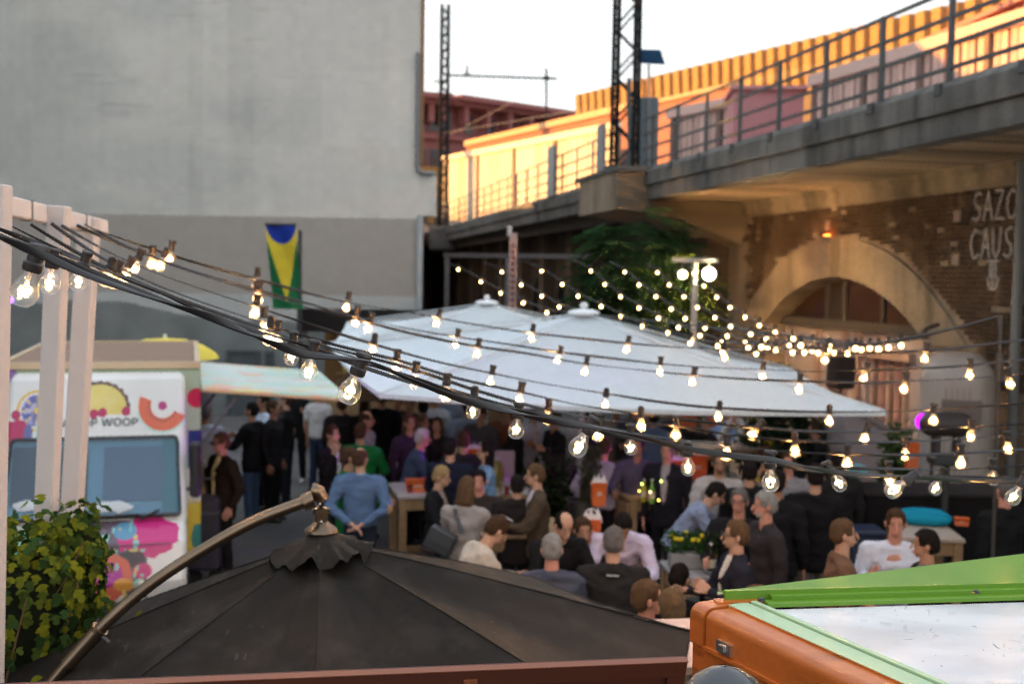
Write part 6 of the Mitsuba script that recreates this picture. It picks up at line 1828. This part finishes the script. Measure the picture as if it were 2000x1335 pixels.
# ------------------------------------------------------------------ tables, bags, bottles, planters
def table(name, label, c, w, d, h, rz=0., col=None, plank=5, slats=False, topc=None):
    k = thing(name, label, 'table')
    M = T4((c[0], c[1], 0), rz)
    for i in range(plank):
        y = -d / 2 + d * (i + .5) / plank
        put(k, 'top_plank', mv(box((0, y, h - .02), (w, d / plank - .006, .04), bevel=.004), M), 'timber' if topc is None else 'satin', col=topc)
    for sx in (-1, 1):
        for sy in (-1, 1):
            put(k, 'leg', mv(box((sx * (w / 2 - .06), sy * (d / 2 - .06), (h - .04) / 2), (.085, .085, h - .04)), M), 'timber')
    put(k, 'apron', mv(cat([box((0, s * (d / 2 - .05), h - .11), (w - .21, .03, .13)) for s in (-1, 1)] + [box((s * (w / 2 - .05), 0, h - .11), (.03, d - .21, .13)) for s in (-1, 1)]), M), 'timber')
    put(k, 'foot_rail', mv(cat([box((0, s * (d / 2 - .06), .28), (w - .21, .05, .07)) for s in (-1, 1)]), M), 'timber')
    if slats:
        for i in range(7):
            put(k, 'side_slat', mv(box((-w / 2 - .012, -d / 2 + d * (i + .5) / 7, h / 2 - .03), (.022, d / 7 - .008, h - .08)), M), 'timber')
    return k


def bag(label, p, w=.23, h=.28, d=.10, rz=0., tissue=True, handle=False, col=(.62, .115, .018), catg='bag'):
    k = thing('orange_bag', label, catg)
    M = T4(p, rz)
    q = [(-w / 2, -d / 2), (w / 2, -d / 2), (w / 2, d / 2), (-w / 2, d / 2)]
    V = A([(x * .86, y * .9, 0) for x, y in q] + [(x * .95, y * .7, h * .5) for x, y in q] + [(x, y * 1.02, h) for x, y in q] + [(x * .96, y * .92, h - .004) for x, y in q] + [(x * .9, y * .8, h * .5) for x, y in q])
    F = []
    for l in range(4):
        for i in range(4):
            j = (i + 1) % 4
            a, b, c2, d2 = l * 4 + i, l * 4 + j, l * 4 + 4 + j, l * 4 + 4 + i
            F += [[a, b, c2], [a, c2, d2]]
    F += [[0, 2, 1], [0, 3, 2]]
    put(k, 'body', mv(trimesh.Trimesh(V, A(F), process=False), M), 'satin', col=col)
    if tissue:
        ts = []
        for i in range(6):
            x = -w * .38 + w * .76 * i / 5
            ts.append(trimesh.convex.convex_hull(A([(x - .035, -.02, h - .03), (x + .035, -.02, h - .03), (x, .03, h - .03), (x + .012 * (-1) ** i, .0, h + .05 + .025 * (i % 3)), (x + .02, .02, h + .03)])))
        put(k, 'tissue', mv(cat(ts), M), 'matte', col=(.66, .62, .60))
    if handle:
        t = np.linspace(0, math.pi, 10)
        put(k, 'handle', mv(tube(np.stack([.065 * np.cos(t), 0 * t, h + .085 * np.sin(t)], 1), .007, 6), M), 'matte', col=(.68, .64, .62))
    put(k, 'print', mv(box((0, -d / 2 * .80 - .004, h * .52), (w * .34, .004, h * .14)), M), 'matte', col=(.68, .42, .32))
    return k


def bottle(label, p, h=.24, r=.033, col=(.10, .16, .03), cap=(.5, .5, .48), cat_='bottle', grp=None):
    k = thing('bottle', label, cat_, grp)
    put(k, 'body', mv(lathe([(0, 0), (r, 0), (r, h * .58), (r * .42, h * .74), (r * .36, h * .95), (0, h * .95)], 14), T4(p)), 'gloss', smooth=40, col=col)
    put(k, 'cap', mv(lathe([(r * .44, h * .93), (r * .44, h), (0, h)], 10), T4(p)), 'satin', col=cap)
    put(k, 'paper_band', mv(lathe([(r * 1.03, h * .2), (r * 1.03, h * .48)], 14), T4(p)), 'matte', col=(.5, .45, .3))
    return k


def glass(label, p, h=.15, r=.035, col=(.45, .3, .06), grp=None):
    k = thing('drinking_glass', label, 'glass', grp)
    put(k, 'tumbler', mv(lathe([(0, 0), (r * .8, 0), (r, h)], 14), T4(p)), 'pane', smooth=True)
    put(k, 'drink', mv(lathe([(0, .006), (r * .74, .006), (r * .9, h * .62), (0, h * .62)], 12), T4(p)), 'gloss', col=col)


a = at_z(768, 968, 1.08); b = at_z(952, 962, 1.08)
cT = (a + b) / 2 + A([0, .42, 0])
table('bar_table', 'left wooden bar table with orange bags and glasses on it', cT, np.linalg.norm(b - a) + .1, .85, 1.08, math.atan2(b[1] - a[1], b[0] - a[0]), topc=(.42, .38, .36))
a2 = at_z(960, 958, 1.06); b2 = at_z(1026, 958, 1.06)
table('bar_table', 'pale-topped bar table between the brown bob and the brown blazer', (a2 + b2) / 2 + A([.06, .42, 0]), .62, .9, 1.06, 0, topc=(.50, .48, .49))
a = at_z(1205, 972, 1.08); b = at_z(1392, 962, 1.08)
cR = (a + b) / 2 + A([0, .45, 0])
table('bar_table', 'right wooden bar table with the bottles, its left side closed by slats', cR, np.linalg.norm(b - a), .9, 1.08, math.atan2(b[1] - a[1], b[0] - a[0]), slats=True)
c = at_z(985, 1030, 1.0)
table('low_table', 'light wooden table in front of the bending person in cream', c + A([.05, .1, 0]), 1.0, .85, 1.0, .05)
c = at_z(1735, 985, 1.02)
table('side_table', 'pale wooden table with a yellow cushion and dark cloth behind the white shirt', c + A([-.05, .2, 0]), .78, .6, 1.02, .1, topc=(.46, .38, .30))
c = at_z(1840, 1045, 1.0)
table('side_table', 'pale wooden table with a turquoise cloth, below the caravan', c + A([-.1, .25, 0]), .62, .8, 1.0, -.1, topc=(.46, .37, .29))
c = at_z(1385, 1118, .98)
table('side_table', 'small table carrying the yellow flower box in the crowd', c + A([-.05, .15, 0]), .62, .6, .98, .1, topc=(.26, .25, .25))
c = at_z(1455, 868, 1.0)
table('back_table', 'long wooden table at the back under the umbrella edge', c, 1.9, .8, 1.0, .1, topc=(.42, .33, .26))
c = at_z(1270, 850, 1.0)
table('back_table', 'wooden table at the back right of the umbrella pole', c, 1.5, .7, 1.0, .05)
# bags
bag('flat orange bag at the left end of the left bar table', at_z(815, 962, 1.08) + A([0, .1, 0]), .30, .14, .16, .1, tissue=False)
bag('flat orange bag beside the blonde woman on the left bar table', at_z(846, 962, 1.08) + A([0, .15, 0]), .24, .13, .14, -.1, tissue=False)
bag('rounded orange bag between the blonde woman and the brown bob', at_z(893, 965, 1.08) + A([0, .12, 0]), .26, .22, .16, .1, tissue=False)
p = at(927, 880, 14.6)
bag('orange bag with white tissue standing at the back behind the long black hair', A([p[0], 14.6, 1.08]), .22, .24, .12, 0)
bk_ = thing('bar_table', 'narrow bar table at the back carrying the orange bag with tissue', 'table')
put(bk_, 'top', box((p[0], 14.7, 1.05), (.9, .5, .05)), 'timber')
for sx in (-1, 1):
    for sy in (-1, 1):
        put(bk_, 'leg', box((p[0] + sx * .38, 14.7 + sy * .18, .51), (.07, .07, 1.02)), 'timber')
p = at(1169, 958, 12.2)
bag('orange bag with white top beside the metal planter', p - A([0, 0, .16]), .16, .26, .12, .1)
p = at(1154, 1064, 9.9)
bag('orange bag with white paper handle at the front table', p, .17, .24, .1, 0, handle=True)
bag('big orange bag on the right bar table', at_z(1327, 955, 1.08) + A([0, .1, 0]), .20, .34, .14, .15)
bag('orange bag tilted behind the pale grey shirt on the right bar table', at_z(1372, 945, 1.08) + A([0, .3, 0]), .22, .32, .14, -.2)
bag('orange bag on the back table under the umbrella hem', at(1344, 832, 17.2), .26, .38, .16, .1, tissue=False)
bag('narrow orange bag on the back table beside the light blue shirt', at(1391, 832, 17.2), .14, .26, .1, -.2, tissue=False)
bag('orange bucket bag beside the tall plant by the white counter', at(1779, 916, 13.4), .15, .32, .13, 0, tissue=False)
bag('small orange pouch on the low table by the bending person in cream', at_z(999, 1022, 1.0), .12, .14, .08, 0, tissue=False)
bag('orange parcel at the far right beside the large man in black', at(1775, 1036, 10.6) + A([.62, .3, .0]), .14, .07, .1, -.3, tissue=False)
# what stands on the tables
for i, (px, py, cc) in enumerate(((1250, 950, (.16, .2, .03)), (1259, 968, (.4, .32, .03)), (1266, 952, (.05, .10, .03)), (1274, 970, (.14, .3, .05)), (1284, 962, (.4, .33, .16)), (1240, 955, (.05, .03, .06)))):
    bottle(['slim olive green', 'golden yellow', 'dark green', 'bright green', 'amber', 'purple brown'][i] + ' bottle in the cluster on the right bar table', at_z(px, py + 14, 1.08) + A([0, .06 + .05 * (i % 3), 0]), .27 - .02 * (i % 3), .034, cc, grp='bottles on the right bar table')
ng = thing('bottle_glints', 'little glowing yellow and green dots added as glints among the bottles', 'lamp')  # glowing dots added to stand for glints on the bottles
for i in range(11):
    q = at_z(1248 + 4.2 * i, 966 + 6 * ((i * 7) % 4), 1.08) + A([0, -.02, .05 + .09 * ((i * 5) % 3)])
    put(ng, 'bulb', ball(q, .011, 1), 'hot', emitter=emit([(1, .75, .1), (.65, 1, .15), (1, .6, .3)][i % 3], .55))  # small glowing ball drawn as one glint
jg = thing('glass_jug', 'big olive green drinks jar on the pale-topped bar table', 'jug')
q = at_z(962, 950, 1.06)
put(jg, 'body', mv(lathe([(0, 0), (.12, 0), (.135, .06), (.13, .2), (.085, .29), (.085, .31), (0, .31)], 20), T4(q + A([0, .1, 0]))), 'gloss', smooth=45, col=(.17, .14, .02))
put(jg, 'lid', mv(lathe([(.09, .31), (.09, .33), (0, .335)], 20), T4(q + A([0, .1, 0]))), 'satin', col=(.35, .33, .3))
for i, (px, py) in enumerate(((800, 952), (822, 948), (855, 950), (978, 948), (990, 955))):
    glass(['glass of red wine at the left end of the left bar table', 'glass of beer next to the red wine on the left bar table', 'glass of red drink beside the short blonde hair', 'glass of beer beside the olive drinks jar', 'glass of red drink right of the olive drinks jar'][i], at_z(px, py + 12, 1.08) + A([0, .05, 0]), .16, .034, [(.25, .02, .02), (.4, .3, .08)][i % 2], grp='glasses on the left bar tables')
fb_ = thing('flower_box', 'box of yellow flowers with green leaves on the small table in the crowd', 'plant')
q = at_z(1352, 1112, .98)
put(fb_, 'trough', box(q + A([0, .08, .07]), (.40, .16, .14), bevel=.01), 'satin', col=(.25, .25, .25))
V, F, CC = [], [], []
for i in range(420):
    o = q + A([ri.uniform(-.22, .22), .08 + ri.uniform(-.1, .1), .15 + .16 * ri.random()])
    e1 = ri.normal(size=3); e1 /= np.linalg.norm(e1)
    e2 = np.cross(e1, ri.normal(size=3)); e2 /= np.linalg.norm(e2)
    b = len(V)
    V += [o, o + e1 * .03 + e2 * .014, o + e1 * .06, o + e1 * .03 - e2 * .014]
    F += [[b, b + 1, b + 2], [b, b + 2, b + 3]]
    CC += [A([.035, .085, .022]) * (.5 + ri.random())] * 4
put(fb_, 'leaves', trimesh.Trimesh(A(V), A(F), process=False), 'leaf', col=A(CC))
for i in range(12):
    put(fb_, 'flower', mv(ball((0, 0, 0), .02, 1), T4(q + A([ri.uniform(-.2, .2), .06 + ri.uniform(-.1, .05), .24 + .08 * ri.random()]))), 'matte', col=(.62, .50, .03))
bottle('dark bottle with a white top in the hand of the man with glasses', at_z(1388, 1120, .98) + A([.0, .02, 0]), .27, .034, (.02, .012, .008), (.6, .55, .5))
bw = thing('blue_dish', 'pale blue paper dish beside the flower box', 'dish')
put(bw, 'dish', mv(lathe([(0, .01), (.07, .01), (.11, .035), (.115, .035), (.075, 0), (0, 0)], 20), T4(at_z(1398, 1118, .985))), 'satin', smooth=40, col=(.42, .52, .58))
bx = thing('tablet_box', 'tan box standing below the flower box', 'box')
q = at_z(1396, 1150, .55)
put(bx, 'carton', box(q + A([0, 0, .1]), (.2, .14, .36), bevel=.005), 'matte', col=(.24, .18, .13))
pm = thing('metal_planter', 'ribbed metal planter with tall herbs at the foot of the umbrella pole', 'planter')
q = at(1136, 988, 12.6)
put(pm, 'pot', mv(lathe([(0, 0), (.15, 0), (.165, .62), (.17, .64), (.15, .64), (.14, .5), (0, .5)], 24), T4((q[0], q[1], .42))), 'metal', smooth=30, col=(.33, .31, .29))
put(pm, 'plinth', box((q[0], q[1], .21), (.42, .42, .42)), 'timber')
V, F, CC = [], [], []
for i in range(900):
    th_ = ri.uniform(0, 6.28); rr = .12 * ri.random() ** .5
    o = A([q[0] + .09 + rr * math.cos(th_), q[1] + rr * math.sin(th_), 1.02 + .62 * ri.random()])
    e1 = A([.4 * ri.normal(), .4 * ri.normal(), 1.]); e1 /= np.linalg.norm(e1)
    e2 = np.cross(e1, ri.normal(size=3)); e2 /= np.linalg.norm(e2)
    b = len(V)
    V += [o, o + e1 * .035 + e2 * .008, o + e1 * .07, o + e1 * .035 - e2 * .008]
    F += [[b, b + 1, b + 2], [b, b + 2, b + 3]]
    CC += [A([.055, .06, .03]) * (.5 + ri.random())] * 4
put(pm, 'herbs', trimesh.Trimesh(A(V), A(F), process=False), 'leaf', col=A(CC))
p = at(1075, 985, 13.4)
bush('potted_shrub', 'dark green shrub left of the umbrella pole behind the brown blazer', A([p[0], 13.4, .8]), .42, .35, .75, 1500, .09, (.03, .045, .02), 'plant')
# cushions and cloths
def cushion(name, label, p, w, d, h, col, rz=0., cat_='cushion'):
    k = thing(name, label, cat_)
    m = trimesh.creation.icosphere(subdivisions=3)
    v = A(m.vertices)
    v = np.sign(v) * np.abs(v) ** A([.6, .6, 1.1]) * A([w / 2, d / 2, h / 2])
    v += (meshkit.fbm(v * 11 + 3, 3)[:, None] - .5) * .03
    m.vertices = v
    put(k, 'cover', mv(m, T4(p + A([0, 0, h / 2 - .005]), rz)), 'matte', smooth=True, col=col)


cushion('turquoise_cloth', 'bright turquoise folded cloth on the pale table below the caravan', at_z(1818, 1030, 1.0) + A([0, .2, 0]), .55, .4, .16, (.015, .27, .40), -.3, 'cloth')
cushion('yellow_cushion', 'flat yellow cushion on the pale wooden side table', at_z(1695, 968, 1.1) + A([0, .15, 0]), .42, .3, .14, (.50, .36, .06), 0)
cushion('dark_cloth', 'heap of black cloth on the pale wooden side table', at_z(1712, 975, 1.02) + A([0, .12, 0]), .62, .4, .12, (.02, .018, .02), 0, 'cloth')
cushion('blue_cushion', 'light turquoise cushion behind the yellow cushion', at_z(1690, 945, 1.12) + A([0, .45, 0]), .34, .3, .18, (.20, .42, .46), 0)
cushion('teal_cushion', 'teal cushion on the back table under the umbrella', at_z(1522, 858, 1.0) + A([0, .2, 0]), .34, .3, .16, (.02, .26, .27), 0)
cushion('yellow_cushion', 'yellow cushion beside the teal cushion at the back', at_z(1508, 872, 1.0), .34, .3, .16, (.55, .40, .06), .2)
cushion('yellow_cushion', 'long yellow cushion at the back right of the umbrella pole', at_z(1285, 815, 1.0) + A([0, .3, 0]), .62, .3, .16, (.50, .40, .10), 0)
# dark furniture behind the right group, chair, stools
bx2 = thing('black_stage_box', 'large black draped stage box at the right edge behind the tables', 'stage')
a, b = at(1690, 950, 12.2), at(2050, 950, 12.2)
put(bx2, 'drape', box(((a[0] + b[0]) / 2, 12.5, .62), (b[0] - a[0], .7, 1.24), bevel=.02), 'matte', col=(.014, .012, .012))
put(bx2, 'top', box(((a[0] + b[0]) / 2, 12.5, 1.255), (b[0] - a[0] + .04, .74, .03)), 'matte', col=(.03, .026, .025))
dn_ = thing('navy_bin', 'dark navy bin between the leather jacket and the white shirt', 'bin')
q = at_z(1702, 1070, .9)
put(dn_, 'body', box((q[0], q[1] + .3, .5), (.34, .34, 1.0), bevel=.02), 'satin', col=(.015, .024, .05))
put(dn_, 'lid', box((q[0], q[1] + .3, 1.02), (.38, .38, .05), bevel=.01), 'satin', col=(.02, .03, .06))
ch = thing('grey_board', 'pale grey chair back board behind the long-haired woman', 'chair')
q = at(985, 912, 13.9)
put(ch, 'back_panel', box((q[0], q[1], q[2]), (.26, .03, .42), bevel=.01), 'satin', col=(.27, .235, .21))
put(ch, 'seat', box((q[0], q[1] + .2, q[2] - .25), (.28, .4, .04)), 'satin', col=(.2, .17, .15))
for sx in (-1, 1):
    for sy in (0, .36):
        put(ch, 'leg', rod((q[0] + sx * .11, q[1] + sy, 0), (q[0] + sx * .11, q[1] + sy, q[2] - .2), .015), 'satin', col=(.06, .06, .06))
for lab, key, M in [(l, k, m) for l, (k, m, dd) in PK.items()]:
    pass
for i, (l, px, py, fc, kw) in enumerate(PP):
    if kw.get('pose') == 'sit':
        key, M, dd = PK[l]
        P = M[:3, :3] @ dd['P'] + M[:3, 3]
        k = thing('bar_stool', 'dark stool under the ' + ' '.join(l.split(',')[0].split()[:11]), 'stool', 'stools under the sitting guests')
        zs = P[2] - .10
        put(k, 'seat', mv(lathe([(0, 0), (.17, 0), (.18, -.02), (.17, -.05), (0, -.05)], 16), T4((P[0], P[1], zs))), 'satin', col=(.05, .04, .035))
        for a in range(4):
            th_ = a * math.pi / 2 + .7
            put(k, 'leg', rod((P[0] + .2 * math.cos(th_), P[1] + .2 * math.sin(th_), 0), (P[0] + .11 * math.cos(th_), P[1] + .11 * math.sin(th_), zs - .05), .016), 'satin', col=(.04, .035, .03))
# things held or worn
key, M, dd = PK['woman with a brown bob in a grey sweater with a shoulder bag, back turned']
W = lambda p: M[:3, :3] @ A(p) + M[:3, 3]
sb_ = thing('shoulder_bag', 'dark grey shoulder bag hanging on the back of the woman in the grey sweater', 'bag')
P_ = dd['P']
bc_ = P_ + A([-.17, -.22, .20])
rb_ = rotation_matrix(.42, [0, 1, 0])[:3, :3]
mm = Manifold.hull_points(np.vstack([el(bc_ + rb_ @ A([x, y, z]), .03) for x in (-.11, .11) for y in (-.03, .03) for z in (-.09 - .03 * 0, .08)])).to_mesh()
put(sb_, 'pouch', mv(trimesh.Trimesh(mm.vert_properties[:, :3], mm.tri_verts), M), 'satin', smooth=40, col=(.035, .038, .042))
mm = Manifold.hull_points(np.vstack([el(bc_ + rb_ @ A([x, -.062, z]), .008) for x in (-.12, .12) for z in (.10, -.02)])).to_mesh()
put(sb_, 'flap', mv(trimesh.Trimesh(mm.vert_properties[:, :3], mm.tri_verts), M), 'satin', col=(.045, .048, .052))
put(sb_, 'strap', tube(A([W(bc_ + A([.15, -.03, .1])), W(dd['N'] + A([.02, -.16, -.22])), W(dd['N'] + A([-.07, -.11, -.04])), W(dd['N'] + A([-.10, .02, -.0])), W(dd['N'] + A([-.12, .12, -.15]))]), .02, 6, flat=.25), 'satin', smooth=True, col=(.04, .042, .046))
key, M, dd = PK['man in a dark brown jacket over a cream shirt standing beside the painted truck']
lb = thing('trolley_case', 'dark purple-grey trolley case standing by the man in the brown jacket', 'case')
q = at_z(400, 1085, .35)
put(lb, 'shell', box((q[0], q[1], .62), (.36, .24, .84), bevel=.04), 'satin', col=(.05, .042, .06))
put(lb, 'band', box((q[0], q[1], .86), (.37, .25, .03), bevel=.005), 'satin', col=(.09, .085, .10))
put(lb, 'handle', [rod((q[0] - .1, q[1] + .08, 1.0), (q[0] - .1, q[1] + .08, 1.22), .012), rod((q[0] + .1, q[1] + .08, 1.0), (q[0] + .1, q[1] + .08, 1.22), .012), rod((q[0] - .1, q[1] + .08, 1.22), (q[0] + .1, q[1] + .08, 1.22), .015)], 'satin', col=(.1, .1, .1))
for s in (-1, 1):
    put(lb, 'wheel', ball((q[0] + s * .13, q[1], .1), .1, 1), 'matte', col=(.02, .02, .02))
for lab, side, l2 in (('glass of beer raised by the man in the checked shirt', 1, 'man in a grey checked shirt raising a drink under the strings'),):
    key, M, dd = PK[l2]
    glass(lab, (M[:3, :3] @ (dd['wri'][1] + A([0, .09, .0])) + M[:3, 3]), .14, .033, (.45, .34, .05))
